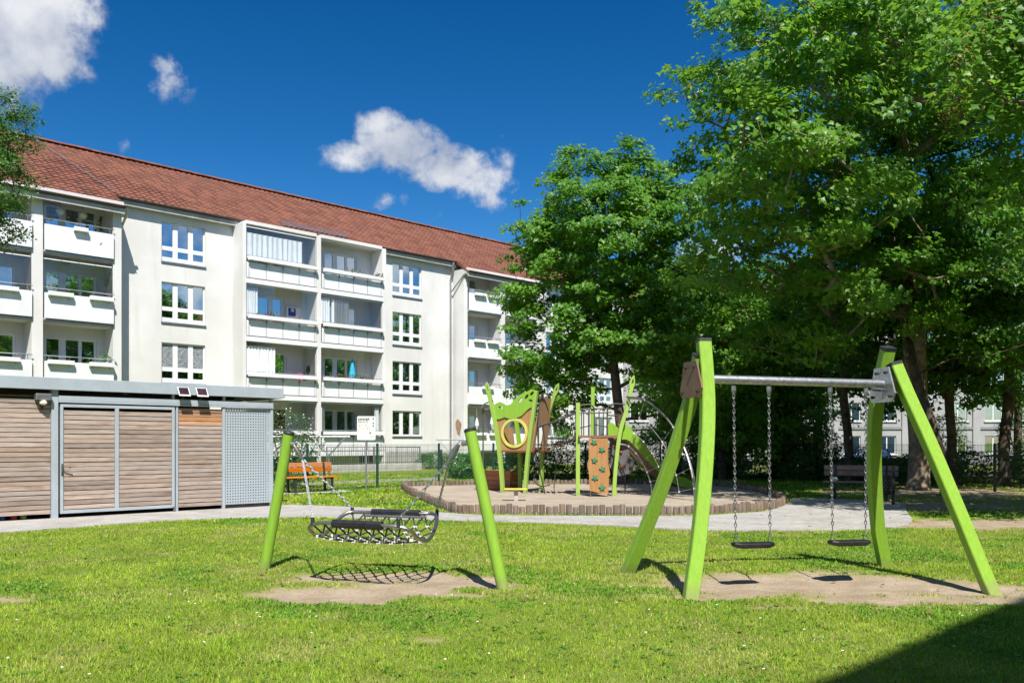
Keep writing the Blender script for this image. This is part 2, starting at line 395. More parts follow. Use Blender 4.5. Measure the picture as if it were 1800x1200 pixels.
def npmesh(name, V, F, mat, k=3):
    """fast mesh from numpy arrays of k-gons"""
    me = bpy.data.meshes.new(name); V = np.ascontiguousarray(V, dtype=np.float32); F = np.ascontiguousarray(F, dtype=np.int32)
    me.vertices.add(len(V)); me.vertices.foreach_set('co', V.ravel())
    me.loops.add(F.size); me.loops.foreach_set('vertex_index', F.ravel())
    me.polygons.add(len(F)); me.polygons.foreach_set('loop_start', np.arange(0, F.size, k, dtype=np.int32))
    try: me.polygons.foreach_set('loop_total', np.full(len(F), k, dtype=np.int32))
    except Exception: pass
    me.materials.append(MATS[mat]); me.update(calc_edges=True); me.validate(); return me
def spline(pts, n=6, closed=False):
    P = [Vector(p) for p in pts]; out = []; N = len(P)
    for i in range(N if closed else N - 1):
        g = (lambda j: P[j % N]) if closed else (lambda j: P[max(0, min(N - 1, j))])
        a, b, c, d = g(i - 1), g(i), g(i + 1), g(i + 2)
        for k in range(n):
            u = k / n
            out.append(.5 * (2 * b + (c - a) * u + (2 * a - 5 * b + 4 * c - d) * u * u + (3 * b - a - 3 * c + d) * u ** 3))
    if not closed: out.append(P[-1])
    return [tuple(p) for p in out]
# smooth value noise for numpy
_T = RNG.random((64, 64)).astype(np.float64)
def vn(x, y):
    xi = np.floor(x).astype(int); yi = np.floor(y).astype(int); fx = x - xi; fy = y - yi
    fx = fx * fx * (3 - 2 * fx); fy = fy * fy * (3 - 2 * fy)
    a = _T[xi % 64, yi % 64]; b = _T[(xi + 1) % 64, yi % 64]; c = _T[xi % 64, (yi + 1) % 64]; d = _T[(xi + 1) % 64, (yi + 1) % 64]
    return (a * (1 - fx) + b * fx) * (1 - fy) + (c * (1 - fx) + d * fx) * fy
def fbm(x, y, o=4):
    s = 0; a = .5
    for i in range(o): s = s + a * vn(x * 2 ** i + 17 * i, y * 2 ** i + 5 * i); a *= .5
    return s / (1 - .5 ** o)
def sstep(v, a, b):
    u = np.clip((v - a) / (b - a), 0, 1); return u * u * (3 - 2 * u)
def inpoly(x, y, poly):
    r = np.zeros(x.shape, bool); n = len(poly)
    for i in range(n):
        x0, y0 = poly[i][:2]; x1, y1 = poly[(i + 1) % n][:2]
        if y0 == y1: continue
        c = ((y0 > y) != (y1 > y)) & (x < (x1 - x0) * (y - y0) / (y1 - y0) + x0); r ^= c
    return r
ALPHA = R(44.6); DX, DY = math.cos(ALPHA), math.sin(ALPHA)
# ------------------------------------------------------------------ ground, paths, sand
SAND = spline([(-1.45, 18.95), (-.55, 17.98), (1.2, 17.72), (3.4, 17.70), (4.9, 18.4), (6.25, 20.0), (7.0, 23), (7.1, 27.4), (5.9, 29.6), (1.5, 29.9), (-2.9, 28.7), (-3.4, 27.1)], 5, True)
SAND = [(p[0], p[1]) for p in SAND]
PATH = [(p[0], p[1]) for p in spline([(-12.4, 10.0), (-8.42, 14.10), (-6.5, 16.25), (-4.4, 17.02), (-1.4, 16.35), (1.03, 15.66), (2.88, 14.65), (4.78, 14.46), (6.14, 14.78), (7.3, 15.8), (8.5, 18.6), (9.5, 20.8)], 6)] + \
       [(8.6, 22.6), (7.3, 22.6)] + [(p[0], p[1]) for p in spline([(6.75, 21.0), (5.6, 18.7), (4.6, 17.85), (3.5, 17.32), (1.2, 17.32), (-.6, 17.5), (-1.7, 18.3), (-3.4, 19.5), (-5.2, 20.35)], 5)] + [(-14.6, 11.1)]
def height(x, y):
    # the street behind the playground lies lower
    return -.55 * sstep(y + .25 * x, 42, 49) * sstep(x, 3, 9)
def dirt(x, y):
    n = (fbm(x * .9 + 3, y * .9, 4) - .5) * 1.1 + (fbm(x * 3.3 + 8, y * 4.6 + 2, 4) - .5) * 1.5
    E = [(2.6, 9.15, 1.2, .75, 1.2), (3.6, 9.2, 1.2, .75, 1.2), (2.2, 8.75, .9, .5, .9), (4.7, 8.85, 1.0, .5, 1.0), (5.6, 8.4, 1.2, .4, .9), (3.6, 8.35, .8, .4, .9), (4.6, 8.2, 1.0, .3, .75), (-1.2, 9.6, 1.0, .42, 1.15), (-1.75, 8.5, .65, .42, 1.25), (-1.1, 8.85, .6, .35, 1.0), (-.45, 9.4, .6, .4, .95), (-.7, 8.6, .5, .25, .6),
         (-2.15, 9.55, .35, .25, .9), (-2.95, 10.1, .4, .25, .65), (-.1, 8.9, .3, .2, .7), (1.75, 8.45, .3, .2, .75), (4.9, 8.75, .35, .2, .8), (8.6, 15.6, 2.6, 1.0, 1.0), (10.5, 13.2, 2.5, 1.0, .7), (10.5, 21, 3.5, 4.0, .75), (12.8, 26, 4, 4, .8), (6.1, 15.6, .8, .5, .5),
         (-4.9, 8.2, .6, .25, .4), (-1.0, 6.6, .5, .25, .3), (.9, 10.9, 1.0, .3, .35), (4.4, 11.4, 1.5, .4, .45)]
    v = np.zeros_like(x)
    for cx, cy, rx, ry, k in E:
        v = np.maximum(v, k * np.exp(-(((x - cx) / rx) ** 2 + ((y - cy) / ry) ** 2) * .9))
    return sstep(v + n * .62 * (v > .04) - .06, .16, .92)
def ground_z(X, Y):
    D_ = dirt(X, Y)
    return height(X, Y) + (fbm(X * .35, Y * .35, 3) - .5) * .05 * (1 - sstep(np.abs(X), 12, 16)) * sstep(Y, 4, 6) * (1 - sstep(Y, 12, 14)) - (.045 * D_ ** 1.5 - .03 * D_ * (fbm(X * 6 + 2, Y * 6 + 9, 3) - .5)) * (Y < 12)
xs = np.concatenate([np.linspace(-900, -60, 8), np.arange(-50, -16, 3.), np.arange(-15, 15, .13), np.arange(15, 50, 2.), np.linspace(60, 900, 8)])
ys = np.concatenate([np.linspace(-700, -40, 7), np.arange(-30, 3, 3.), np.arange(3.5, 20, .11), np.arange(20, 52, .6), np.linspace(56, 120, 8), np.linspace(150, 1400, 8)])
X, Y = np.meshgrid(xs, ys, indexing='ij'); Dm = dirt(X, Y)
Z = ground_z(X, Y)
ni, nj = X.shape; idx = np.arange(ni * nj).reshape(ni, nj)
F = np.stack([idx[:-1, :-1], idx[1:, :-1], idx[1:, 1:], idx[:-1, 1:]], -1).reshape(-1, 4)
me = npmesh('ground', np.stack([X, Y, Z], -1).reshape(-1, 3), F, 'ground', 4)
a = me.attributes.new('dirt', 'FLOAT', 'POINT'); a.data.foreach_set('value', Dm.ravel().astype(np.float32))
me.polygons.foreach_set('use_smooth', [True] * len(me.polygons))
tag(inst('ground', me), kind='structure')
def sheet(name, poly, z, mat, skirt=.12):
    mb = MB(); n = len(poly); tr = tessellate_polygon([[Vector((a, b, 0)) for a, b in poly]])
    mb.add([(a, b, z) for a, b in poly] + [(a, b, z - skirt) for a, b in poly], [tuple(q) for q in tr] + [(i, (i + 1) % n, n + (i + 1) % n, n + i) for i in range(n)])
    return tag(mb.build(name, mat), kind='structure')
sheet('path', PATH, .022, 'paving')
sheet('sand', SAND, .034, 'sand')
Q = lambda s, q: (-6.02 + DX * s - DY * q, 49.4 + DY * s + DX * q)
FOOT = [Q(-34, -13.2), Q(-8, -13.2), Q(9, -13.2), Q(9, -11.7), Q(-8, -11.7), Q(-34, -11.7)]
sheet('footpath', FOOT, .02, 'paving')
tag(MB().box(2, 90, 50.5, 58.5, -.7, -.53).build('street', 'asphalt'), kind='structure')

# wooden palisade round the sand
pal = tag(empty('sandbox_edging', (0, 18, 0)), 'low edging of dark upright half logs around the sand pit', 'edging')
pts = [Vector((a, b, 0)) for a, b in SAND]; L = [0]
for i in range(len(pts)): L.append(L[-1] + (pts[(i + 1) % len(pts)] - pts[i]).length)
nlog = 284; lm = []
for k in range(5):
    h = .17 + .012 * k
    lm.append(MB().lathe([(.058, -.1), (.0625, h - .02), (.052, h)], seg=9).mesh('log', 'log_wood', True))
for k in range(nlog):
    s = L[-1] * k / nlog; i = max(j for j in range(len(pts)) if L[j] <= s); u = (s - L[i]) / (L[i + 1] - L[i])
    p = pts[i].lerp(pts[(i + 1) % len(pts)], u)
    o = inst('log', lm[random.randrange(5)], pal, (p.x, p.y - 18, random.uniform(-.012, .006)), (random.uniform(-.03, .03), random.uniform(-.03, .03), random.uniform(0, 6)))

# ------------------------------------------------------------------ the apartment building
def wall_mesh(x0, x1, z0, z1, holes, y=0., depth=.14):
    """wall sheet in the xz-plane with openings and their reveals"""
    xs = sorted({x0, x1} | {h[0] for h in holes} | {h[1] for h in holes}); zs = sorted({z0, z1} | {h[2] for h in holes} | {h[3] for h in holes})
    mb = MB()
    for i in range(len(xs) - 1):
        for j in range(len(zs) - 1):
            cx, cz = (xs[i] + xs[i + 1]) / 2, (zs[j] + zs[j + 1]) / 2
            if any(h[0] < cx < h[1] and h[2] < cz < h[3] for h in holes): continue
            mb.add([(xs[i], y, zs[j]), (xs[i + 1], y, zs[j]), (xs[i + 1], y, zs[j + 1]), (xs[i], y, zs[j + 1])], [(0, 1, 2, 3)])
    for a, b, c, d in holes:
        for p, q in (((a, c), (a, d)), ((a, d), (b, d)), ((b, d), (b, c)), ((b, c), (a, c))):
            mb.add([(p[0], y, p[1]), (q[0], y, q[1]), (q[0], y + depth, q[1]), (p[0], y + depth, p[1])], [(0, 1, 2, 3)])
    return mb
def frame_mesh(W, H, cols, rows, bar=.11, mull=.2, depth=.07):
    """window frame: columns (x0,x1) and rows (z0,z1) are the glass openings"""
    mb = MB(); xs = [0] + [v for c in cols for v in c] + [W]; zs = [0] + [v for r in rows for v in r] + [H]
    for i in range(0, len(xs), 2): mb.box(xs[i], xs[i + 1], 0, depth, 0, H)
    for i in range(0, len(xs) - 2, 2):
        for j in range(0, len(zs), 2): mb.box(xs[i + 1], xs[i + 2], .003, depth - .003, zs[j], zs[j + 1])
    return mb
PANE = {}
def pane_mesh(w, h):
    k = (round(w, 3), round(h, 3))
    if k not in PANE: PANE[k] = MB().add([(0, 0, 0), (w, 0, 0), (w, 0, h), (0, 0, h)], [(0, 1, 2, 3)]).mesh('pane', 'window_glass')
    return PANE[k]
def curtain_mb(w, h, folds=9, amp=.035, seed=0, gather=0.):
    rr = random.Random(seed); n = folds * 6; mb = MB(); top = []; bot = []
    ph = [rr.uniform(-.6, .6) for _ in range(n + 1)]
    for i in range(n + 1):
        u = i / n; y = amp * math.sin(u * folds * 2 * math.pi + ph[i] * .5) + amp * .4 * math.sin(u * folds * 4.4 + 1)
        top.append((u * w, y * .6, h - .015 * abs(math.sin(u * folds * math.pi)))); bot.append((w / 2 + (u * w - w / 2) * (1 - gather) + .02 * math.sin(u * 23), y * 1.2, .02 * math.sin(u * 9 + seed)))
    V = top + bot; mb.add(V, [(i, i + 1, n + 2 + i, n + 1 + i) for i in range(n)])
    return mb
def window(parent, x, z, W, H, cols, rows, fmesh, sill=True, style=None, seed=0, y=.09):
    """frame is the window's own mesh; panes, sill and what hangs behind the glass are its pieces"""
    o = inst('window', fmesh, parent, (x, y, z))
    for c in cols:
        for r in rows: inst('pane', pane_mesh(c[1] - c[0], r[1] - r[0]), o, (c[0], .035, r[0]))
    if sill: inst('sill', SILL[W], o, (0, 0, 0))
    up = rows[-1]
    for i, c in enumerate(cols):
        cw = c[1] - c[0]
        if style == 'sheer': curtain_mb(cw + .06, (up[1] - up[0]), 4, .02, seed + i).build('curtain', 'cloth_grey', o, True, (c[0] - .03, .14, up[0]))
        if style == 'half':
            mb = MB(); n = 12; rr = random.Random(seed + i); hs = [(.30 + .16 * abs(math.sin(k * 1.9 + i)) + rr.uniform(0, .05)) * (up[1] - up[0]) for k in range(n + 1)]
            mb.add([(cw * k / n, .01 * (k % 2), 0) for k in range(n + 1)] + [(cw * k / n, .01 * (k % 2), hs[k]) for k in range(n + 1)], [(k, k + 1, n + 2 + k, n + 1 + k) for k in range(n)])
            mb.build('curtain', 'cloth_white', o, False, (c[0], .1, up[0]))
        if style == 'blind': MB().box(0, cw, 0, .01, 0, (up[1] - up[0]) * (1 if i else .999)).build('blind', 'cloth_grey', o, False, (c[0], .09, up[0]))
        if style == 'topblind': MB().box(0, cw, 0, .01, (up[1] - up[0]) * .62, up[1] - up[0]).build('blind', 'blind_cream', o, False, (c[0], .09, up[0]))
        if style == 'film': MB().box(0, cw, 0, .006, 0, up[1] - up[0]).build('window_film', 'pattern_film', o, False, (c[0], .025, up[0]))
        if style == 'slats':
            mb = MB()
            for k in range(int((up[1] - up[0]) / .1)): mb.box(0, cw, 0, .012, k * .1, k * .1 + .055)
            mb.build('blind', 'cloth_grey', o, False, (c[0], .085, up[0]))
    return o
SILL = {}
B = tag(empty('apartment_building', (-6.02, 49.4, 0), ALPHA), 'long white four-storey apartment block with red tiled roof and balconies', 'building')
TL, TR = -31.0, 19.9
W1, H1 = 2.08, 1.86
C1 = [(.03, .55), (.78, 1.30), (1.53, 2.05)]; R1 = [(.24, .55), (.74, 1.80)]; R1G = [(.12, 1.38)]
C1 = [(.06, .56), (.79, 1.29), (1.52, 2.02)]
FW = frame_mesh(W1, H1, C1, R1).mesh('window_frame', 'white_trim'); FG = frame_mesh(W1, 1.46, C1, R1G).mesh('window_frame', 'white_trim')
SILL[W1] = MB().box(-.03, W1 + .03, -.15, .02, -.05, .015).mesh('sill', 'zinc')
# balcony door groups at the back of the loggias
CD = [(.10, .58), (.86, 1.36), (1.50, 2.00)]; WD, HD = 2.10, 2.08; RD = [(.12, 2.0)]
FD = frame_mesh(WD, HD, CD, RD).mesh('window_frame', 'white_trim'); SILL[WD] = SILL[W1]
CD2 = [(.10, .66), (.92, 1.40)]; WD2 = 1.52; FD2 = frame_mesh(WD2, HD, CD2, RD).mesh('window_frame', 'white_trim')
CD3 = [(.09, .66)]; WD3 = .78; FD3 = frame_mesh(WD3, HD, CD3, RD).mesh('window_frame', 'white_trim')
FLOORS = [1.06, 3.84, 6.62, 9.40]
wins = []
for cx, st in ((-13.04, [None, 'film', 'blind', None]), (.03, ['topblind', 'sheer', None, 'half']), (12.7, ['half', 'blind', 'half', 'sheer']), (17.6, ['half', None, 'sheer', 'half']), (-27.0, [None, None, None, None])):
    for k in range(4):
        z0 = FLOORS[k] + .36 if k else 1.80
        wins.append((cx - W1 / 2, z0, W1, (H1 if k else 1.46), C1, R1 if k else R1G, FW if k else FG, True, st[k], .09))
# loggias: (t0, t1, floor, door type, offset, style)
LOG = []
bays = {'left_a': (-19.34, -16.59), 'left_b': (-22.5, -19.76), 'mid_a': (-10.42, -6.6), 'mid_b': (-6.26, -2.48), 'right_a': (3.72, 6.43), 'right_b': (6.83, 9.54)}
for nm, (a, b) in bays.items():
    for k in range(4):
        z = FLOORS[k] + (.0 if nm[0] == 'm' else -.08)
        if nm == 'mid_a': x, w_, c_, fm, st = ((-9.35, WD2, CD2, FD2, None) if k in (2, 3) else (-8.45, WD3, CD3, FD3, None))
        elif nm == 'mid_b': x, w_, c_, fm, st = -5.5, WD, CD, FD, {3: 'sheer', 1: 'topblind', 0: 'topblind', 2: None}[k]
        elif nm[0] == 'l': x, w_, c_, fm, st = a + .34, WD, CD, FD, {3: None, 2: None, 1: None, 0: None}[k]
        else: x, w_, c_, fm, st = a + .22, WD2, CD2, FD2, [None, 'sheer', None, None][k]
        if nm == 'left_b': st = [None, 'slats', None, None][k]
        wins.append((x, z + .06, w_, HD, c_, RD, fm, False, st, .06))
holes = [(w_[0], w_[0] + w_[2], w_[1], w_[1] + w_[3]) for w_ in wins]
wall_mesh(TL, TR, .95, 12.36, holes).build('wall', 'plaster', B)
for i, w_ in enumerate(wins): window(B, *w_[:7], sill=w_[7], style=w_[8], seed=i * 7, y=w_[9])
mb = MB()   # plinth, ends, back, dark rooms
mb.box(TL, TR, -.04, .3, -1.2, .95); mb.build('plinth', 'plinth', B)
MB().add([(TR, 0, .95), (TR, 11, .95), (TR, 11, 12.36), (TR, 5.4, 15.7), (TR, 0, 12.36)], [(0, 1, 2, 3, 4)]).add([(TL, 0, -1), (TL, 11, -1), (TL, 11, 12.36), (TL, 5.4, 15.7), (TL, 0, 12.36)], [(0, 1, 2, 3, 4)]).add([(TL, 11, -1), (TR, 11, -1), (TR, 11, 12.36), (TL, 11, 12.36)], [(0, 1, 2, 3)]).build('gable_wall', 'plaster', B)
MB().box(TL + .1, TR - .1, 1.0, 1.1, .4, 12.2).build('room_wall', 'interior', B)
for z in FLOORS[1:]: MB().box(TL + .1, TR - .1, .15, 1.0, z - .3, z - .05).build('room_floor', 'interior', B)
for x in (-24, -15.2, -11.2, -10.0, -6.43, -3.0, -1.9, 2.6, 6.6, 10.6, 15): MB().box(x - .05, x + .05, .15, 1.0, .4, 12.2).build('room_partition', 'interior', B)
# basement windows
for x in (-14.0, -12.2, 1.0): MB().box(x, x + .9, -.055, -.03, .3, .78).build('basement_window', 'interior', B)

# roof
RS = .61; zr = lambda q: 12.36 + RS * (q + .3)
Z0 = zr(-.3)
SECT = [(TL - .3, -22.95, -.32), (-22.95, -16.22, -1.42), (-16.22, 3.42, -.32), (3.42, 9.86, -1.42), (9.86, TR + .35, -.32)]
mb = MB()
for a, b, q in SECT:
    mb.add([(a, q, zr(q) - .10), (b, q, zr(q) - .10), (b, 5.4, zr(5.4) - .10), (a, 5.4, zr(5.4) - .10), (a, q, zr(q) - .2), (b, q, zr(q) - .2), (b, 5.4, zr(5.4) - .2), (a, 5.4, zr(5.4) - .2)], [(0, 1, 2, 3), (7, 6, 5, 4), (0, 4, 5, 1), (1, 5, 6, 2), (0, 3, 7, 4)])
mb.add([(TL - .3, 5.4, zr(5.4) - .02), (TR + .35, 5.4, zr(5.4) - .02), (TR + .35, 11.4, zr(-.6)), (TL - .3, 11.4, zr(-.6))], [(0, 1, 2, 3)])
roof = mb.build('roof', 'far_roof', B)
# one tile: pan with a roll, laid along the slope; local y runs up the slope
sl = math.hypot(1, RS); ux, uz = 1 / sl, RS / sl
tw, tl = .30, .345
prof = [(0, .012), (.06, .046), (.12, .012), (.21, .0), (.30, .012)]
tv = []; tf = []
for i, (px, pz) in enumerate(prof):
    for yy, off in ((0, .036), (tl + .05, 0)): tv.append((px, yy * ux - (pz + off) * uz, yy * uz + (pz + off) * ux))
for i, (px, pz) in enumerate(prof): tv.append((px, -(pz - .012) * uz, (pz - .012) * ux))
for i in range(4): tf += [(2 * i, 2 * i + 2, 2 * i + 3, 2 * i + 1), (10 + i, 11 + i, 2 * i + 2, 2 * i)]
tmb = MB().add(tv, tf); tme = tmb.mesh('tile', 'roof_tile', False, False)
TV = np.array(tv)
spots = []
for a, b, q in SECT:
    n = int((b - a) / tw); wv = (b - a) / n
    r0 = 0 if q > -1 else -3
    for j in range(r0, 22):
        yq = -.34 + j * tl * ux
        if j < 0 and q > -1: continue
        if yq + tl * ux > 5.45: continue
        for i in range(n): spots.append((a + i * wv, yq))
camb = Vector((0, 0, 0))
def key(s):
    return -s[0] * .0 + (abs(s[0] + 17.3) + abs(s[1] - .6) * 1.8)
spots.sort(key=key)
vis = spots[:296]; rest = spots[296:]
for x, yq in vis:
    inst('tile', tme, roof, (x, yq, zr(yq) - .10 + random.uniform(-.004, .006)), (random.uniform(-.012, .012), random.uniform(-.01, .01), random.uniform(-.008, .008)))
S = np.array([(x, yq, zr(yq) - .10) for x, yq in rest]); S[:, 2] += RNG.uniform(-.004, .008, len(S)); S[:, 0] += RNG.uniform(-.006, .006, len(S))
V = (S[:, None, :] + TV[None]).reshape(-1, 3); F = (np.array(tf)[None] + (np.arange(len(S)) * len(TV))[:, None, None]).reshape(-1, 4)
tag(inst('tiles', npmesh('tiles', V, F, 'roof_tile', 4), roof), kind='stuff')
mb = MB(); x = TL - .3
rt = MB().sweep([(.13 * math.cos(a), .10 * math.sin(a)) for a in np.linspace(0, math.pi, 7)], [(0, 0, 0), (.36, 0, 0)], cap=True).mesh('ridge_tile', 'roof_tile')
while x < TR: inst('ridge_tile', rt, roof, (x, 5.4, zr(5.4) - .04 + random.uniform(-.006, .01)), (0, R(random.uniform(-1, 1)), 0)); x += .34
# skylight strips: lightning wire + snow guard above the middle balconies
mb = MB(); q0 = -.15
for i in range(4):
    xa = -8.05 + i * 1.0
    for yy, zz in ((0, .05), (0, .22), (0, .13)): mb.box(xa, xa + .96, q0 - .012, q0 + .012, zr(q0) + zz - .02, zr(q0) + zz)
    for k in range(11): mb.box(xa + .02 + k * .092, xa + .035 + k * .092, q0 - .01, q0 + .01, zr(q0) + .03, zr(q0) + .22)
mb.build('snow_guard', 'galvanised', B)
MB().tube([(-16.2, -.3, zr(-.3) + .06), (-18.0, 5.3, zr(5.3) + .05)], .022, 5).build('lightning_wire', 'galvanised', B)
# gutters: open half pipes
for a, b, q in SECT:
    gp = [(.075 * math.cos(t_), .075 * math.sin(t_)) for t_ in np.linspace(math.pi, 2 * math.pi, 7)] + [(.068 * math.cos(t_), .068 * math.sin(t_)) for t_ in np.linspace(2 * math.pi, math.pi, 7)]
    MB().sweep(gp, [(a, q - .06, zr(q) - .10), (b, q - .06, zr(q) - .10)]).build('gutter', 'dark_zinc', B)
    MB().box(a + .01, b - .01, q + .02, q + .05, zr(q) - .42, zr(q) - .2).build('eaves_board', 'concrete', B)
    MB().box(a + .01, b - .01, q + .05, q + .34, zr(q) - .30, zr(q) - .27).build('soffit', 'concrete', B)
def pipe(name, path, r=.055): MB().tube(path, r, 8).build(name, 'zinc', B, True)
pipe('downpipe', spline([(3.22, -.33, zr(-.3) - .2), (3.22, -.3, 11.7), (3.22, -.09, 11.2), (3.22, -.09, 10.8)], 4) + [(3.22, -.09, .2)])
pipe('downpipe', [(3.55, -1.35, zr(-1.4) - .15), (3.38, -1.1, zr(-1.4) - .35), (3.24, -.12, 10.45)], .045)
pipe('downpipe', [(-16.1, -1.35, zr(-1.4) - .2), (-16.12, -1.2, 11.2), (-16.1, -.08, 10.4), (-16.1, -.08, .2)])
MB().lathe([(.06, 11.72), (.10, 11.95), (.12, 12.12), (.12, 12.2)], 3.22, -.3, 10).build('rainwater_head', 'zinc', B)

# projecting balcony stacks
def stack(nm, ta, tb, posts, fl, top, mat, pw):
    """side walls, partition and floor slabs of one stack of balconies"""
    y0 = -1.05
    for (a, b) in posts:
        bevel(MB().box(a, b, y0, -.003, .2 if mat != 'white_paint' else .0, top).build('balcony_wall', mat, B), .01)
    for k, z in enumerate(fl + [top + .12]):
        for i in range(len(posts) - 1):
            MB().box(posts[i][1] + .002, posts[i + 1][0] - .002, y0 + .04, -.003, z - .16, z).build('balcony_floor', 'plaster', B)
LF = [z - .08 for z in FLOORS]
stack('left', -22.9, -16.22, [(-22.86, -22.5), (-19.76, -19.34), (-16.59, -16.24)], LF, 11.72, 'plaster', .3)
stack('right', 3.44, 9.86, [(3.44, 3.72), (6.43, 6.83), (9.54, 9.84)], LF, 11.72, 'plaster', .3)
stack('mid', -10.62, -2.2, [(-10.62, -10.44), (-6.55, -6.31), (-2.46, -2.22)], FLOORS, 12.0, 'plaster', .3)
for k in (0, 1):
    a, b = ((-22.86, -16.24), (3.44, 9.84))[k]
    MB().box(a, b, -1.30, -1.06, 11.42, 11.78).build('lintel', 'plaster', B)
def boxb(x0, x1, y0, y1, z0, z1, nm, mt, p, bv=.0):
    o = MB().box(x0, x1, y0, y1, z0, z1).build(nm, mt, p)
    return bevel(o, bv) if bv else o
def flowers(p, x0, x1, y, z, cols, n, seed):
    rr = random.Random(seed)
    mb = MB(); cm = {c: MB() for c in cols}
    for i in range(n):
        x = rr.uniform(x0, x1); yy = y + rr.uniform(-.1, .08); zz = z + rr.uniform(-.04, .16); s = rr.uniform(.03, .06); a = rr.uniform(0, 6)
        tgt = mb if rr.random() < .62 else cm[rr.choice(cols)]
        d1 = Vector((math.cos(a), math.sin(a), rr.uniform(-.4, .6))) * s; d2 = Vector((-math.sin(a), math.cos(a), rr.uniform(.2, 1))) * s
        c = Vector((x, yy, zz)); tgt.add([c - d1, c - d2, c + d1, c + d2], [(0, 1, 2, 3)])
    mb.build('flower_leaves', 'hedge_leaf', p)
    for c, q in cm.items():
        if q.v: q.build('blossoms', c, p)
CHAIRS = []
for nm, (a, b) in bays.items():
    for k in range(4):
        if nm[0] == 'm':
            z = FLOORS[k]; y0 = -1.05
            bal = boxb(a + .0, b - .0, y0 - .02, y0 + .03, z - .02, z + .72, 'balcony', 'white_paint', B)
            boxb(a - .05, b + .05, y0 - .05, y0 + .12, z - .30, z - .07, 'slab_edge', 'white_trim', bal, .012)
            boxb(a - .02, b + .02, y0 - .035, y0 + .06, z - .055, z - .025, 'drip_rail', 'dark_zinc', bal)
            boxb(a + .02, b - .02, y0 - .26, y0 - .05, z + .79, z + .97, 'flower_box', 'white_paint', bal, .01)
            n = 4
            for i in range(n + 1):
                xx = a + .1 + (b - a - .2) * i / n
                MB().box(xx - .015, xx + .015, y0 - .10, y0 - .022, z + .60, z + .79).box(xx - .012, xx + .012, y0 - .028, y0 - .021, z + .0, z + .6).build('bracket', 'zinc', bal)
            MB().tube([(a, y0 + .0, z + 1.04), (b, y0 + .0, z + 1.04)], .018, 6).build('handrail', 'galvanised', bal)
        else:
            z = LF[k]; y0 = -1.08
            bal = boxb(a + .02, b - .02, y0 - .10, y0 - .04, z - .02, z + 1.02, 'balcony', 'white_paint', B, .008)
            boxb(a + .0, b - .0, y0 - .04, y0 + .05, z - .12, z - .06, 'drip_rail', 'zinc', bal)
            mb = MB().tube([(a, y0 - .08, z + 1.24), (b, y0 - .08, z + 1.24)], .022, 6)
            for i in range(3): xx = a + .18 + i * (b - a - .36) / 2; mb.box(xx - .012, xx + .012, y0 - .09, y0 - .07, z + 1.0, z + 1.23)
            mb.build('handrail', 'galvanised', bal)
            bx = {('left_a', 3): [(1.1, .55)], ('left_a', 2): [(.12, .95), (1.72, .95)], ('left_a', 1): [(.1, 1.0), (1.7, 1.0)], ('left_b', 2): [(1.2, 1.0)], ('left_b', 1): [(1.25, 1.0)],
                  ('right_a', 3): [(.4, .9), (1.5, .9)], ('right_a', 2): [(.35, .9), (1.45, .9)], ('right_a', 1): [(1.0, .9)], ('right_a', 0): [(.4, .9), (1.6, .9)], ('right_b', 3): [(.5, .9), (1.5, .9)], ('right_b', 2): [(.5, .9)], ('right_b', 1): [(.5, .9)]}.get((nm, k), [])
            for s, wd in bx:
                fb = boxb(a + s, a + s + wd, y0 - .30, y0 - .13, z + .90, z + 1.07, 'flower_box', 'white_paint', bal, .01)
                for q in (.15, .85): MB().box(a + s + wd * q - .008, a + s + wd * q + .008, y0 - .128, y0 - .11, z + .82, z + 1.2).build('bracket', 'zinc', fb)
                if nm == 'right_a' and k == 0: flowers(bal, a + s, a + s + wd, y0 - .2, z + 1.12, ['terracotta', 'flower_white'], 60, 5)
        # glazing and curtains
        yg = y0 + .06; H = 2.6
        def pane(x0, x1, zz0, zz1, y=yg):
            p = MB().add([(x0, y, zz0), (x1, y, zz0), (x1, y, zz1), (x0, y, zz1)], [(0, 1, 2, 3)]).build('glass_pane', 'balcony_glass', bal)
            MB().box(x0, x1, y - .015, y + .015, zz1, zz1 + .04).build('glazing_bar', 'white_trim', p); return p
        def curt(x0, x1, z0, z1, mt='cloth_white', sd=1, folds=8, amp=.035, g=0): curtain_mb(x1 - x0, z1 - z0, folds, amp, sd, g).build('curtain', mt, bal, True, (x0, yg + .1, z0))
        zt = z + 2.40
        if nm == 'mid_a' and k == 3:
            for i in range(5): pane(a + .02 + i * .755, a + .77 + i * .755, z + 1.0, zt)
            curt(a + .08, a + 3.1, z + .95, zt - .22, folds=11, sd=3)
        if nm == 'mid_a' and k == 2:
            for i in (0, 1, 4): pane(a + .02 + i * .755, a + .77 + i * .755, z + 1.0, zt)
            curt(a + .05, a + .65, z + .95, zt - .05, folds=5, sd=4)
            flowers(bal, a + 1.0, a + 1.7, y0 - .15, z + 1.02, ['purple', 'red', 'pink'], 40, 2); flowers(bal, a + .2, a + 3.0, y0 - .15, z + .99, ['pink'], 30, 9)
        if nm == 'mid_b' and k == 2:
            for i in range(5): pane(a + .02 + i * .745, a + .75 + i * .745, z + 1.0, zt)
            curt(a + .05, a + .55, z + .95, zt - .08, folds=4, sd=6); curt(a + .66, a + 1.75, z + .95, zt - .08, folds=6, sd=7)
        if nm == 'mid_a' and k == 1:
            pane(a + 3.04, a + 3.78, z + 1.0, zt); curt(a + .06, a + 1.6, z + .88, zt - .1, 'cloth_white', 8, 9, .03)
        if nm == 'mid_a' and k == 0:
            pane(a + 2.3, a + 3.04, z + 1.0, zt); pane(a + 3.04, a + 3.78, z + 1.0, zt)
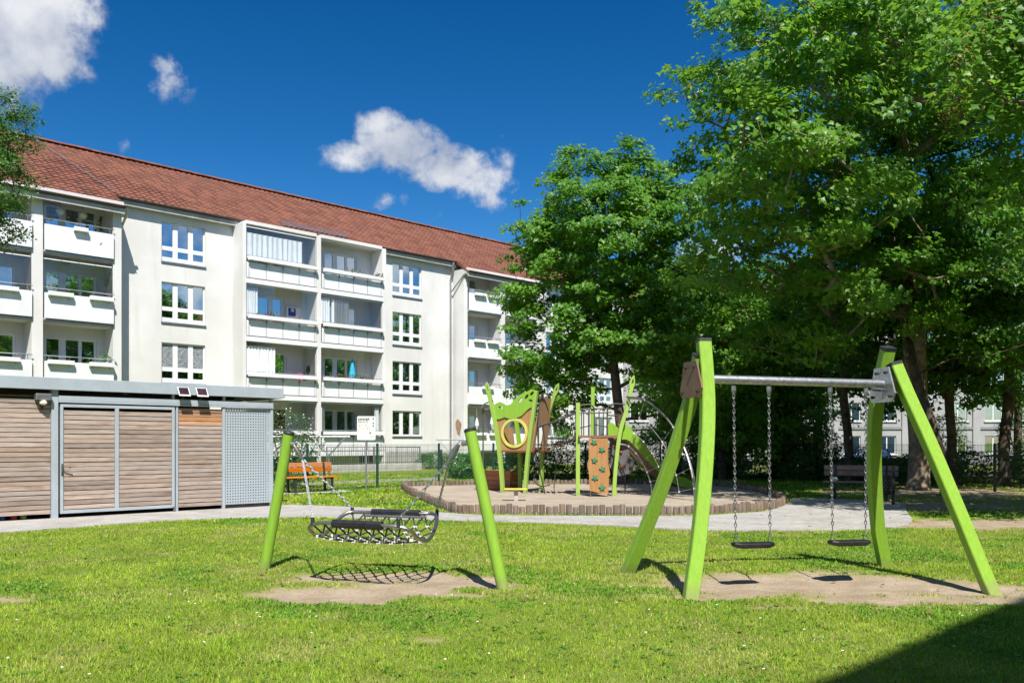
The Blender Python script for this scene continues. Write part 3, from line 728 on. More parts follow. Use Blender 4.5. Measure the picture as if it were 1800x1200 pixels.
        if nm == 'mid_b' and k == 0:
            for i in range(5): pane(a + .02 + i * .745, a + .75 + i * .745, z + 1.0, zt)
            curt(a + .02, a + .26, z + 1.0, zt - .15, folds=2, sd=9); curt(b - .4, b - .12, z + .95, zt - .1, folds=3, sd=10, g=.2)
        if nm == 'mid_b' and k == 3: flowers(bal, a + 1.3, a + 2.3, y0 - .15, z + 1.0, ['terracotta', 'pink'], 40, 21); flowers(bal, b - .8, b - .05, y0 - .15, z + 1.02, ['pink', 'purple'], 45, 22)
        if nm == 'mid_b' and k == 1: flowers(bal, a + .6, b - .7, y0 - .15, z + 1.03, ['red', 'terracotta', 'pink', 'purple'], 150, 23)
        if nm in ('left_a', 'left_b') and k == 2:
            for i in range(4): pane(a + .03 + i * .675, a + .68 + i * .675, z + 1.06, zt)
        if nm in ('left_a',) and k == 3: pane(a + .03, a + .7, z + 1.3, zt)

# things that stand on the balconies
bw = lambda x, y, z: Matrix.Translation((-6.02, 49.4, 0)) @ Matrix.Rotation(ALPHA, 4, 'Z') @ Vector((x, y, z))
p = bw(-4.15, -.65, FLOORS[1])
u = tag(empty('parasol', p), 'closed turquoise parasol on the flowered balcony of the middle stack', 'parasol')
MB().lathe([(.015, .9), (.20, .98), (.17, 1.3), (.09, 1.75), (.02, 2.1)], seg=10).build('canopy', 'umbrella_blue', u); MB().lathe([(.2, 0), (.2, .06), (.022, .08), (.022, 2.14)], seg=8).build('pole', 'white_trim', u)
p = bw(-7.15, -.75, FLOORS[1] + .75)
c = tag(empty('balcony_chair', (p.x, p.y, FLOORS[1] + .002), ALPHA), 'magenta plastic chair behind the parapet of the middle balcony stack', 'chair')
MB().box(-.22, .22, -.2, .22, .42, .46).build('seat', 'pink', c); bevel(MB().box(-.22, .22, .18, .22, .46, 1.14).build('backrest', 'pink', c), .03)
for sx in (-.19, .19):
    for sy in (-.17, .18): MB().box(sx - .02, sx + .02, sy - .02, sy + .02, 0, .42).build('leg', 'pink', c)
p = bw(-7.45, -.09, FLOORS[2] + 1.15)
c = tag(empty('wall_board', p, ALPHA), 'blue and white board hung inside the glazed balcony', 'board')
MB().box(-.3, .5, -.02, .03, .05, .6).build('board', 'white_paint', c); MB().box(-.2, .22, -.03, -.021, .14, .54).build('blue_panel', 'blue', c); MB().box(-.05, .12, -.037, -.031, .36, .52).build('cream_panel', 'lamp_shade_cream', c)
p = bw(-6.62, -.28, FLOORS[1] + 1.35)
tag(MB().lathe([(.01, -.24), (.09, -.05), (.10, .02), (.07, .12), (.01, .26)], seg=8).build('wall_ornament', 'dark_metal', None, True, p), 'dark oval ornament on the side wall above the magenta chair', 'ornament')
for i, x in enumerate((-18.55, -17.65)):
    p = bw(x, -.55, LF[3] + 1.78)
    l = tag(empty('pendant_lamp', p), ['round cream paper lamp, the left of two on the top balcony beside the tree', 'round cream paper lamp, the right of two on the top balcony beside the tree'][i], 'lamp', 'paper lamps on the top balcony')
    MB().lathe([(.02, -.17), (.11, -.13), (.165, -.05), (.17, .02), (.13, .11), (.04, .165)], seg=14).build('lamp_shade', 'lamp_shade_cream', l, True); MB().cyl(0, 0, .16, .55, .006, 5).build('cord', 'dark_metal', l)
for i, (x, zz) in enumerate(((4.5, .0), (5.75, .12))):
    p = bw(x, -1.0, LF[0] + 1.62 + zz)
    l = tag(empty('hanging_ornament', p), ['white diamond ornament hanging in the ground floor balcony, nearer the downpipe', 'white diamond ornament hanging in the ground floor balcony, nearer the play hut'][i], 'ornament')
    MB().lathe([(.01, -.42), (.13, -.12), (.10, .1), (.01, .36)], seg=6).build('diamond', 'flower_white', l); MB().cyl(0, 0, .36, .92, .006, 4).build('string', 'white_trim', l)
p = bw(-16.85, -.8, LF[1])
pl = tag(empty('potted_plant', p), 'leafy potted plant at the end of a second storey balcony', 'plant')
MB().lathe([(.11, .75), (.16, 1.1), (.15, 1.12)], seg=10).build('pot', 'white_paint', pl); MB().box(-.2, .2, -.15, .15, 0, .75).build('stand', 'white_trim', pl)
mb = MB(); rr = random.Random(4)
for i in range(70):
    c_ = Vector((rr.gauss(0, .13), rr.gauss(0, .1), 1.25 + rr.gauss(.08, .14))); a_ = rr.uniform(0, 6); d1 = Vector((math.cos(a_), math.sin(a_), rr.uniform(-.6, .6))) * .08; d2 = Vector((-math.sin(a_), math.cos(a_), .4)) * .04
    mb.add([c_ - d1, c_ - d2, c_ + d1, c_ + d2], [(0, 1, 2, 3)])
mb.build('foliage', 'hedge_leaf', pl)
p = bw(-17.0, -.75, LF[3]); pl = tag(empty('potted_plant', p), 'dark slim potted conifer on the top balcony beside the tree', 'plant')
MB().lathe([(.12, 0), (.16, .3)], seg=10).build('pot', 'terracotta', pl); mb = MB()
for i in range(160):
    h = rr.random(); c_ = Vector((rr.gauss(0, .15 * (1.1 - h)), rr.gauss(0, .15 * (1.1 - h)), .3 + h * 1.5)); a_ = rr.uniform(0, 6); d1 = Vector((math.cos(a_), math.sin(a_), -.5)) * .09; d2 = Vector((-math.sin(a_), math.cos(a_), .2)) * .03
    mb.add([c_ - d1, c_ - d2, c_ + d1, c_ + d2], [(0, 1, 2, 3)])
mb.build('foliage', 'maple_dark', pl)
# front door leaf of the ground floor flat, brown
boxb(-8.39, -7.74, .055, .075, FLOORS[0] + .15, FLOORS[0] + 2.05, 'door_leaf', 'door_brown', B)
# flaked plaster patch
a_ = [(3.42 + .24 * math.cos(t_) * (1 + .25 * math.sin(3 * t_)), 2.35 + .52 * math.sin(t_) * (1 + .2 * math.cos(2 * t_ + 1))) for t_ in np.linspace(0, 2 * math.pi, 18)[:-1]]
MB().plate(a_, [], lambda x, z: (3.436, -(x - 2.87), z), lambda x, z: (3.432, -(x - 2.87), z)).build('bare_plaster', 'bare_plaster', B)
# basement entrance: low concrete wall with a barred railing in front of the middle stack
bs = boxb(-9.6, -1.55, -3.35, -3.1, -.1, .36, 'area_wall', 'concrete', B, .02)
mb = MB()
for zz in (.42, 1.22): mb.box(-7.4, -1.6, -3.25, -3.21, zz, zz + .035)
for i in range(45): x = -7.38 + i * .13; mb.box(x, x + .014, -3.24, -3.22, .36, 1.22)
for x in (-7.4, -4.6, -1.64): mb.box(x, x + .045, -3.255, -3.205, .2, 1.25)
mb.build('railing', 'galvanised', bs)
boxb(-2.0, -1.55, -3.1, -1.1, -.1, .30, 'area_side_wall', 'concrete', B, .02)
MB().tube([(-1.6, -3.2, 1.2), (-1.6, -1.15, 1.2)], .02, 6).tube([(-1.6, -1.2, .2), (-1.6, -1.2, 1.2)], .02, 6).build('side_rail', 'galvanised', B)
boxb(-10.4, -6.5, -.16, -.05, -.1, .86, 'basement_shade', 'interior', B); boxb(-6.3, -2.4, -.16, -.05, -.1, .86, 'basement_shade', 'interior', B)  # near-black slabs: shade of the recess under the balconies put into the colour
boxb(-5.8, -3.4, -.22, -.17, .25, .80, 'basement_shutter', 'blind_cream', B)

# opposite block behind the camera: its eaves throw the shadow across the lawn's corner
OB = tag(empty('apartment_building', (3.50, -3.80, 0), ALPHA), 'white apartment block behind the viewer whose eaves shade the lawn corner', 'building')
MB().box(-45, 60, -11, -.4, -1, 12.3).build('wall', 'plaster', OB)
MB().add([(-45.4, .0, 12.4), (60.4, .0, 12.4), (60.4, -5.7, 15.6), (-45.4, -5.7, 15.6), (60.4, -11.4, 12.4), (-45.4, -11.4, 12.4), (-45.4, 0, 12.2), (60.4, 0, 12.2), (60.4, -11.4, 12.2), (-45.4, -11.4, 12.2)],
         [(0, 1, 2, 3), (3, 2, 4, 5), (6, 7, 1, 0), (9, 8, 7, 6), (5, 4, 8, 9), (0, 3, 5, 9, 6), (1, 7, 8, 4, 2)]).build('roof', 'far_roof', OB)
obp = MB().box(.06, 2.02, .012, .03, .24, 1.8).mesh('pane', 'car_glass')
for i in range(16):
    for k in range(4):
        o = inst('window', FW, OB, (-40 + i * 6 + W1, -.37, FLOORS[k] + .5), (0, 0, math.pi)); inst('pane', obp, o)
# ------------------------------------------------------------------ storage shed
SH = tag(empty('storage_shed', (-8.88, 16.73, 0), ALPHA), 'grey steel storage shed with weathered larch slats and flat roof', 'shed')
def slats(parent, x0, x1, z0, z1, y, mat, pitch=.0925, h=.080, redtop=0):
    ms = {}
    n = int(round((z1 - z0) / pitch)); out = []
    for i in range(n):
        mt = 'larch_red' if i >= n - redtop else mat
        k = (mt, i % 3)
        if k not in ms:
            mb = MB(); w_ = (x1 - x0); st = 6; hh = h * (1 + .04 * (i % 3 - 1))
            V = []
            rr = random.Random(i)
            for q in range(st + 1):
                u = q / st * w_; e1 = rr.uniform(-.002, .002); e2 = rr.uniform(-.002, .002)
                V += [(u, 0, e1), (u, .022, e1), (u, .022, hh + e2), (u, 0, hh + e2)]
            Fc = []
            for q in range(st):
                b = q * 4
                for a_ in range(4): Fc.append((b + a_, b + (a_ + 1) % 4, b + 4 + (a_ + 1) % 4, b + 4 + a_))
            Fc += [(0, 1, 2, 3), (st * 4 + 3, st * 4 + 2, st * 4 + 1, st * 4)]
            ms[k] = mb.add(V, Fc).mesh('slat', mt)
        out.append(inst('slat', ms[k], parent, (x0, y + random.uniform(-.002, .003), z0 + i * pitch), (0, random.uniform(-.0012, .0012), 0)))
    return out
def pbox(nm, mt, *b, p=SH, bv=.004): return bevel(MB().box(*b).build(nm, mt, p), bv)
pbox('post', 'grey_paint', -.055, .065, -.05, .07, 0, 2.53)
slats(SH, -2.35, -.062, .11, 2.37, -.005, 'larch')
pbox('post', 'grey_paint', -2.47, -2.35, -.05, .07, 0, 2.53)
slats(SH, -4.75, -2.475, .06, 2.37, -.005, 'larch')
pbox('frame_rail', 'grey_paint', .067, 4.66, -.065, .05, 2.30, 2.40)
pbox('frame_rail', 'grey_paint', .067, 4.66, -.075, .03, 2.262, 2.296)
for x in (2.30, 3.44, 4.60): pbox('post', 'grey_paint', x, x + .06, -.045, .02, 2.402, 2.56)
pbox('post', 'grey_paint', 2.385, 2.43, -.05, .03, 0, 2.26); pbox('post', 'grey_paint', 3.43, 3.49, -.05, .03, 0, 2.26); pbox('post', 'grey_paint', 4.60, 4.665, -.05, .06, 0, 2.26)
# double door
D = inst('door', MB().box(.10, .155, -.055, -.005, .10, 2.235).box(2.30, 2.355, -.055, -.005, .10, 2.235).box(.155, 2.30, -.055, -.005, .10, .165).box(.155, 2.30, -.055, -.005, 2.175, 2.235).box(1.13, 1.205, -.053, -.007, .165, 2.175).mesh('door', 'grey_paint'), SH)
bevel(D, .004)
slats(D, .16, 1.125, .18, 2.15, -.030, 'larch'); slats(D, 1.21, 2.295, .18, 2.15, -.030, 'larch')
slats(SH, 2.435, 3.425, .10, 2.24, -.02, 'larch', redtop=4)
MB().tube([(.135, -.055, 1.02), (.135, -.115, 1.02), (.24, -.12, 1.0), (.27, -.115, .985)], .012, 6).box(.115, .15, -.065, -.05, .84, 1.07).build('door_handle', 'steel', D)
MB().cyl(.135, -.06, .86, .91, .016, 8).build('lock', 'dark_metal', D)
MB().box(2.31, 2.345, -.09, -.055, .03, .12).tube([(2.33, -.075, .12), (2.33, -.075, .03)], .012, 6).build('door_bolt', 'steel', D)
pbox('perforated_panel', 'perforated', 3.49, 4.60, -.012, -.009, .10, 2.262, bv=.0)
mb = MB()
for i in range(20): mb.box(3.50 + i * .055, 3.53 + i * .055, -.03, .01, .03, .095)
mb.build('bottom_grille', 'dark_metal', SH)
# interior box, ceiling boards and roof
MB().box(-4.8, 4.62, 3.1, 3.2, 0, 2.5).box(4.52, 4.58, .1, 3.1, .02, 2.24).box(-4.8, 4.62, .2, 3.1, -.05, .02).build('back_wall', 'dark_metal', SH)
n = 30
cb = MB().box(0, .155, 0, 4.0, 0, .022).mesh('ceiling_board', 'ceiling_wood')
for i in range(n * 2): inst('ceiling_board', cb, SH, (-4.8 + i * .163, -.06, 2.535 + random.uniform(0, .004)))
pbox('roof', 'grey_paint', -5.2, 4.86, -.10, 3.7, 2.60, 2.72, bv=.01)
pbox('fascia', 'grey_paint', -5.22, 4.885, -.135, -.10, 2.50, 2.735, bv=.006)
pbox('fascia', 'grey_paint', 4.862, 4.90, -.10, 3.7, 2.50, 2.735, bv=.006)
for x in (1.3, 3.7): MB().box(x, x + .07, -.05, 3.6, 2.44, 2.53).build('roof_beam', 'dark_metal', SH)
lamp = pbox('wall_lamp', 'zinc', -.36, -.08, -.17, -.02, 2.30, 2.42, bv=.015)
MB().lathe([(.03, 2.2), (.075, 2.235), (.06, 2.30)], -.22, -.1, 12).build('lamp_glass', 'lamp_glass', lamp, True)
MB().add([(-.27, -.03, 2.2), (-.17, -.03, 2.2), (-.22, -.028, 2.10)], [(0, 1, 2)]).build('rust_stain', 'door_brown', lamp)
for x in (2.36, 2.76):
    s_ = inst('solar_light', MB().add([(x, -.25, 2.49), (x + .25, -.25, 2.49), (x + .25, -.15, 2.66), (x, -.15, 2.66), (x, -.26, 2.47), (x + .25, -.26, 2.47), (x + .25, -.16, 2.64), (x, -.16, 2.64)], [(0, 1, 2, 3), (4, 5, 6, 7), (0, 1, 5, 4), (1, 2, 6, 5), (2, 3, 7, 6), (3, 0, 4, 7)]).mesh('solar_light', 'white_trim'), SH)
    MB().add([(x + .02, -.247, 2.506), (x + .23, -.247, 2.506), (x + .23, -.162, 2.651), (x + .02, -.162, 2.651)], [(0, 1, 2, 3)]).build('solar_cell', 'solar', s_)
    MB().tube([(x + .12, -.2, 2.5), (x + .12, -.18, 2.42), (x + .05, -.14, 2.38)], .006, 4).build('cable', 'twig', s_)
sw = lambda x, y, z=0: Matrix.Translation((-8.88, 16.73, 0)) @ Matrix.Rotation(ALPHA, 4, 'Z') @ Vector((x, y, z))
for x, mt, lb in ((-.86, 'blue', 'blue plastic toy peeping out under the shed wall'), (-.66, 'red', 'red plastic toy peeping out under the shed wall'), (-.50, 'lime_paint', 'small green plastic toy peeping out under the shed wall')):
    tag(MB().lathe([(.04, .022), (.055, .03), (.06, .085), (.045, .10)], seg=12).build('toy', mt, None, True, sw(x, .14)), lb, 'toy')

# ------------------------------------------------------------------ double swing
SS = tag(empty('swing_set', (3.1, 9.3, 0)), 'lime green double swing frame with bowed legs and grey steel crossbeam', 'swing frame')
o0 = Vector((3.1, 9.3, 0))
def rel(pts): return [tuple(Vector(p) - o0) for p in pts]
LEGP = [(a * .84, b * .84) for a, b in [(-.062, -.075), (-.05, -.085), (.05, -.085), (.062, -.075), (.062, .075), (.05, .085), (-.05, .085), (-.062, .075)]]
LEGS = [('fl', [(1.74, 8.46, -.15), (1.76, 8.48, 0), (1.885, 8.66, .65), (1.985, 8.84, 1.36), (2.035, 8.99, 1.95), (2.02, 9.10, 2.56)]),
        ('bl', [(1.28, 10.05, -.15), (1.33, 9.93, 0), (1.60, 9.62, .8), (1.80, 9.38, 1.5), (1.93, 9.19, 2.05), (1.98, 9.08, 2.40)]),
        ('fr', [(4.94, 8.72, -.15), (4.87, 8.79, 0), (4.64, 9.0, .8), (4.44, 9.20, 1.5), (4.28, 9.34, 2.0), (4.18, 9.43, 2.34)]),
        ('br', [(4.52, 10.45, -.15), (4.49, 10.39, 0), (4.34, 10.24, .5), (4.22, 10.05, 1.1), (4.14, 9.86, 1.6), (4.11, 9.70, 2.0), (4.14, 9.50, 2.52)])]
beam = Vector((4.2 - 2.0, .38, 0)).normalized()
for nm, pth in LEGS:
    sp_ = spline(rel(pth), 5)
    l = MB().sweep(LEGP, sp_, up=tuple(beam)).build('leg', 'lime_paint', SS)
    d_ = (Vector(sp_[-1]) - Vector(sp_[-2])).normalized()
    MB().sweep([(a * 1.06, b * 1.06) for a, b in LEGP], [tuple(Vector(sp_[-1]) - d_ * .012), tuple(Vector(sp_[-1]) + d_ * .022)], up=tuple(beam)).build('cap', 'black_cap', l)
MB().tube(rel([(1.95, 9.06, 2.16), (4.17, 9.46, 2.13)]), .046, 14).build('crossbeam', 'galvanised', SS, True)
for side, c_, mt, n_ in ((0, Vector((1.97, 9.08, 2.15)), 'brown_plate', Vector((-.94, -.34, 0)).normalized()), (1, Vector((4.15, 9.47, 2.12)), 'galvanised', Vector((-.974, -.225, 0)).normalized())):
    t_ = Vector((n_.y, -n_.x, 0))
    outl = [(-.17, -.19), (.17, -.19), (.21, -.13), (.13, .19), (-.11, .19), (-.22, -.10)]
    base = c_ - o0 + n_ * .09
    pl = MB().plate(outl, [], lambda a, b: base + t_ * a + Vector((0, 0, b)), lambda a, b: base + n_ * .018 + t_ * a + Vector((0, 0, b))).build('plate', mt, SS)
    for a, b in ((-.15, -.13), (.15, -.13), (.08, .13), (-.07, .13)):
        q = base + t_ * a + Vector((0, 0, b)); MB().tube([tuple(q), tuple(q + n_ * .04)], .016, 7).build('bolt', 'black_cap', pl)
    if side: MB().add([tuple(base + n_ * .02 + Vector((0, 0, -.05))), tuple(base + n_ * .16 + Vector((0, 0, -.04))), tuple(base + n_ * .02 + Vector((0, 0, -.17)))], [(0, 1, 2)]).build('gusset', 'zinc', pl)
def chain(mb, a, b, pitch=.04, r=.005, lw=.0115):
    a = Vector(a); b = Vector(b); T = (b - a); Ln = T.length; T.normalize(); n = max(2, int(Ln / pitch)); pt = Ln / n
    U = T.cross(Vector((.3, 1, .1))).normalized(); W_ = T.cross(U)
    for i in range(n):
        c = a + T * (i + .5) * pt; X_ = U if i % 2 else W_; hl = pt * .66
        ring = []
        for q in range(8):
            an = 2 * math.pi * q / 8; ring.append(tuple(c + T * hl * math.sin(an) + X_ * lw * math.cos(an)))
        mb.tube(ring, r, 4, closed=True, up=tuple(T.cross(X_)))
    return mb
for i, (xs_, ys_, xc) in enumerate(((2.56, 9.17, (2.345, 2.74)), (3.66, 9.37, (3.44, 3.86)))):
    lb = ['black rubber swing seat on chains, nearer the brown-plated left legs', 'black rubber swing seat on chains, nearer the bench on the right'][i]
    s_ = tag(empty('swing', (xs_, ys_, 0)), lb, 'swing', 'swings of the double swing')
    hz = .40
    # seat: slab with tapered ends
    u_ = beam; v_ = Vector((-beam.y, beam.x, 0))
    prof = [(-.225, -.05), (-.17, -.085), (.17, -.085), (.225, -.05), (.225, .05), (.17, .085), (-.17, .085), (-.225, .05)]
    mb = MB(); lay = []
    for z_, k in ((-.03, .9), (-.012, 1.0), (.012, 1.0), (.022, .96)): lay.append([tuple(u_ * a * k + v_ * b * k + Vector((0, 0, hz + z_ + .012 * (abs(a) / .22) ** 2))) for a, b in prof])
    V = [p_ for l_ in lay for p_ in l_]; Fc = [(j * 8 + q, j * 8 + (q + 1) % 8, j * 8 + 8 + (q + 1) % 8, j * 8 + 8 + q) for j in range(3) for q in range(8)] + [tuple(range(8))[::-1], tuple(range(24, 32))]
    mb.add(V, Fc).build('seat', 'black_rubber', s_)
    for sd in (-1, 1):
        top = Vector((xc[(sd + 1) // 2], 9.06 + .182 * (xc[(sd + 1) // 2] - 1.95), 2.09)) - Vector((xs_, ys_, 0))
        a_ = Vector(u_ * sd * .195 + Vector((0, 0, hz + .16)))
        chain(MB(), a_, top - Vector((0, 0, .09))).build('chain', 'chain_steel', s_)
        MB().tube([tuple(u_ * sd * .195 + v_ * .06 + Vector((0, 0, hz + .01))), tuple(a_), tuple(u_ * sd * .195 - v_ * .06 + Vector((0, 0, hz + .01)))], .005, 5).build('shackle', 'steel', s_)
        MB().tube([tuple(top + Vector((0, 0, .0))), tuple(top - Vector((0, 0, .05))), tuple(top - Vector((0, 0, .1)))], .024, 8, scales=[1, 1.1, .5]).build('hanger', 'zinc', s_)

# ------------------------------------------------------------------ net swing between two round posts
for i, (a, b, lb) in enumerate(((( -2.93, 10.16, -.1), (-2.59, 10.02, 1.60), 'lime green round leaning post on the left of the net swing'), ((-.08, 8.95, -.1), (-.44, 9.05, 1.62), 'lime green round leaning post on the right of the net swing'))):
    o = tag(empty('swing_post', (a[0], a[1], 0)), lb, 'post', 'posts of the net swing'); A_ = Vector((a[0], a[1], 0))
    MB().tube([tuple(Vector(a) - A_), tuple(Vector(b) - A_)], .062, 20).build('post', 'lime_paint', o, True)
    d_ = (Vector(b) - Vector(a)).normalized(); q = Vector(b) - A_
    MB().tube([tuple(q - d_ * .012), tuple(q + d_ * .008), tuple(q + d_ * .022)], .066, 20, scales=[1, 1, .8]).build('cap', 'black_cap', o)
    pz = Vector(a) - A_ + (Vector(b) - Vector(a)) * (.93); sd = 1 if i == 0 else -1
    MB().tube([tuple(pz), tuple(pz + Vector((sd * .11, -sd * .035, -.02)))], .03, 10).build('bearing', 'zinc', o, True)
NS = tag(empty('net_swing', (-1.5, 9.56, 0)), 'hammock net swing with steel tube frame and two black padded bars', 'swing'); n0 = Vector((-1.5, 9.56, 0))
FLc, FRc, RM, BRc, BLc, LM = Vector((-2.14, 9.26, .635)), Vector((-1.16, 8.97, .62)), Vector((-.93, 9.42, .43)), Vector((-.86, 9.90, .67)), Vector((-1.88, 10.16, .675)), Vector((-2.08, 9.70, .455))
loop = [FLc.lerp(FRc, .10), FLc.lerp(FRc, .5), FLc.lerp(FRc, .9), Vector((-1.08, 8.99, .585)), Vector((-1.0, 9.06, .50)), Vector((-.93, 9.2, .44)), Vector((-.885, 9.42, .46)), Vector((-.855, 9.66, .555)), Vector((-.86, 9.84, .645)), Vector((-.93, 9.94, .675)), BRc.lerp(BLc, .2), BRc.lerp(BLc, .5), BRc.lerp(BLc, .92), Vector((-1.93, 10.14, .665)), Vector((-2.02, 10.04, .60)), Vector((-2.08, 9.86, .50)), Vector((-2.13, 9.62, .455)), Vector((-2.17, 9.42, .50)), Vector((-2.18, 9.30, .585))]
ring = spline([tuple(p - n0) for p in loop], 6, True)
MB().tube(ring, .0215, 10, closed=True).build('frame', 'steel', NS, True)
for a, b, dz in ((FLc, FRc, 0), (BLc, BRc, 0)):
    p0, p1 = a.lerp(b, .24) - n0, a.lerp(b, .80) - n0
    seg = 16; pr = [((.047 + (.004 if i % 2 else 0)) * math.cos(2 * math.pi * i / seg), (.043 + (.004 if i % 2 else 0)) * math.sin(2 * math.pi * i / seg)) for i in range(seg)]
    MB().sweep(pr, [tuple(p0), tuple(p1)]).build('pad', 'black_rubber', NS)
inner0, inner1 = (BLc.lerp(BRc, .15) - n0 + Vector((.02, -.05, -.035)), BLc.lerp(BRc, .88) - n0 + Vector((0, -.05, -.035)))
MB().tube([tuple(inner0), tuple(inner1)], .016, 8).build('frame_bar', 'steel', NS, True)
# the net hangs from the frame as a diamond mesh
NU, NV = 14, 10
def netp(u, v):
    f_ = FLc.lerp(FRc, u); b_ = BLc.lerp(BRc, u); p_ = f_.lerp(b_, v)
    edge = (1 - (2 * u - 1) ** 2) * (1 - (2 * v - 1) ** 2)
    endd = (2 * u - 1) ** 4
    p_.z = p_.z - .02 - .235 * (1 - (2 * v - 1) ** 2) ** .66 * (1 - .12 * endd)
    if u < .02 or u > .98: p_.x += (.05 if u > .5 else -.05) * (1 - (2 * v - 1) ** 2)
    return p_ - n0
mb = MB(); mc = MB()
for i in range(NU + 1):
    for j in range(NV + 1):
        if (i + j) % 2: continue
        p_ = netp(i / NU, j / NV)
        for di in (-1, 1):
            if 0 <= i + di <= NU and j + 1 <= NV: mb.tube([tuple(p_), tuple(netp((i + di) / NU, (j + 1) / NV))], .0095, 5, cap=False)
        if 0 < j < NV: mc.box(p_.x - .021, p_.x + .021, p_.y - .017, p_.y + .017, p_.z - .013, p_.z + .013)
mb.build('net', 'rope_black', NS); tag(mc.build('net_connectors', 'connector', NS), kind='stuff')
hl, hr = Vector((-2.52, 9.975, 1.46)) - n0, Vector((-.56, 9.07, 1.47)) - n0
for h, pts_ in ((hl, (FLc, BLc)), (hr, (FRc + Vector((-.02, 0, .02)), BRc))):
    k_ = h + Vector((0.10 if h is hl else -.10, 0, -.17))
    MB().tube([tuple(h), tuple(h.lerp(k_, .5)), tuple(k_)], .028, 8, scales=[.7, 1.1, .6]).build('hanger', 'steel', NS, True)
    mb = MB(); chain(mb, h, k_ + Vector((.05, .03, -.06)), .03); mb.build('safety_chain', 'galvanised', NS)
    for q in pts_:
        e_ = q - n0
        chain(MB(), k_, e_ + Vector((0, 0, .05)), .042, .0062, .013).build('chain', 'galvanised', NS)
        MB().tube([tuple(e_ + Vector((0, 0, -.03))), tuple(e_ + Vector((0, 0, .055)))], .02, 8).build('clamp', 'black_cap', NS)

# ------------------------------------------------------------------ play hut
th = R(-27); HU = tag(empty('play_hut', (.05, 24.75, .03), th), 'play hut with wood panels, round yellow window and green crown top', 'play equipment')
POST = [(-.05, -.05), (.05, -.05), (.055, 0), (.05, .05), (-.05, .05)]
def post(parent, pts_, mt='lime_pale', tip=None, sc=1.):
    sp_ = spline(pts_, 5)
    o = MB().sweep([(a * sc, b * sc) for a, b in POST], sp_, up=(0, 1, 0)).build('post', mt, parent)
    if tip:   # pointed leaf tip with a slit
        d_ = (Vector(sp_[-1]) - Vector(sp_[-2])).normalized(); s_ = Vector((d_.z, 0, -d_.x)); b_ = Vector(sp_[-1])
        outl = [(-.05, 0), (-.065, .03), (-.085, .14), (-.06, .26), (.0, .36), (.05, .24), (.075, .12), (.06, .03), (.05, 0)]
        hole = [(-.03, .12), (-.005, .27), (.025, .2), (.03, .11)]
        MB().plate(outl, [hole], lambda a, b: b_ + s_ * a + d_ * b + Vector((0, -.03, 0)), lambda a, b: b_ + s_ * a + d_ * b + Vector((0, .03, 0))).build('leaf_tip', mt, o)
    return o
post(HU, [(-.36, 0, -.1), (-.38, 0, .4), (-.47, 0, 1.2), (-.62, 0, 2.1), (-.80, 0, 2.86)], tip=True)
post(HU, [(.36, 0, -.1), (.39, 0, .4), (.47, 0, 1.2), (.60, 0, 2.1), (.72, 0, 2.92)])
post(HU, [(-.34, 1.1, -.1), (-.36, 1.1, 1.2), (-.5, 1.1, 2.3), (-.52, 1.1, 2.75)], 'lime_paint')
post(HU, [(.36, 1.1, -.1), (.40, 1.1, 1.2), (.58, 1.1, 2.2), (.80, 1.1, 2.85)], tip=True)
MB().box(-.62, .62, .03, 1.2, 1.17, 1.22).build('floor', 'trim_wood', HU)
cx, cz, rw = 0.0, 1.72, .36
circ = [(cx + rw * math.cos(t_), cz + rw * math.sin(t_)) for t_ in np.linspace(0, 2 * math.pi, 33)[:-1]]
wavy = [(.66, 2.50), (.45, 2.40), (.25, 2.22), (.05, 2.14), (-.12, 2.12), (-.3, 2.18), (-.45, 2.13), (-.62, 2.12)]
outl = [(-.50, 1.21), (.52, 1.21), (.60, 1.8)] + wavy[0:]
outl[-1] = (-.60, 2.12)
MB().plate(outl, [circ], lambda a, b: (a, .055, b), lambda a, b: (a, .085, b)).build('wood_panel', 'hpl_wood', HU)
crown = [(-.62, 2.12), (-.45, 2.13), (-.3, 2.18), (-.12, 2.12), (.05, 2.14), (.25, 2.22), (.45, 2.40), (.66, 2.50), (.69, 2.92), (.55, 2.96), (.42, 2.90), (.30, 2.86), (.16, 2.80), (.02, 2.66), (-.12, 2.54), (-.25, 2.52), (-.36, 2.58), (-.46, 2.62), (-.58, 2.58), (-.66, 2.52)]
def leafhole(x, z, s, a): return [(x + s * (math.cos(t_) * math.cos(a) * 1.2 - math.sin(t_) * .55 * math.sin(a)), z + s * (math.cos(t_) * math.sin(a) * 1.2 + math.sin(t_) * .55 * math.cos(a))) for t_ in np.linspace(0, 2 * math.pi, 11)[:-1]]
MB().plate(crown, [leafhole(.22, 2.66, .075, .8), leafhole(.40, 2.75, .075, .9), leafhole(.57, 2.84, .07, .7), leafhole(.53, 2.64, .06, -.3), leafhole(-.44, 2.46, .065, -.3)], lambda a, b: (a, .015, b), lambda a, b: (a, .05, b)).build('crown_panel', 'lime_paint', HU)
rg = [(cx + (rw + .03) * math.cos(t_), 0, cz + (rw + .03) * math.sin(t_)) for t_ in np.linspace(0, 2 * math.pi, 37)[:-1]]
MB().sweep([(-.036, -.02), (.036, -.02), (.036, .02), (-.036, .02)], [(a, .04, c) for a, b, c in rg], up=(0, 1, 0), closed=True).build('window_ring', 'ring_yellow', HU, True)
arch = [(.08 + 0.14 + .16 * math.cos(t_) + .2, 1.62 + .28 * math.sin(t_)) for t_ in np.linspace(0, math.pi, 9)]
side = [(.10, 1.22), (.30, 1.22), (.30, 1.6), (.38, 1.85), (.50, 1.95), (.66, 1.9), (.76, 1.7), (.80, 1.22), (1.08, 1.22), (1.1, 2.0), (1.12, 2.72), (.35, 2.76), (.2, 2.0)]
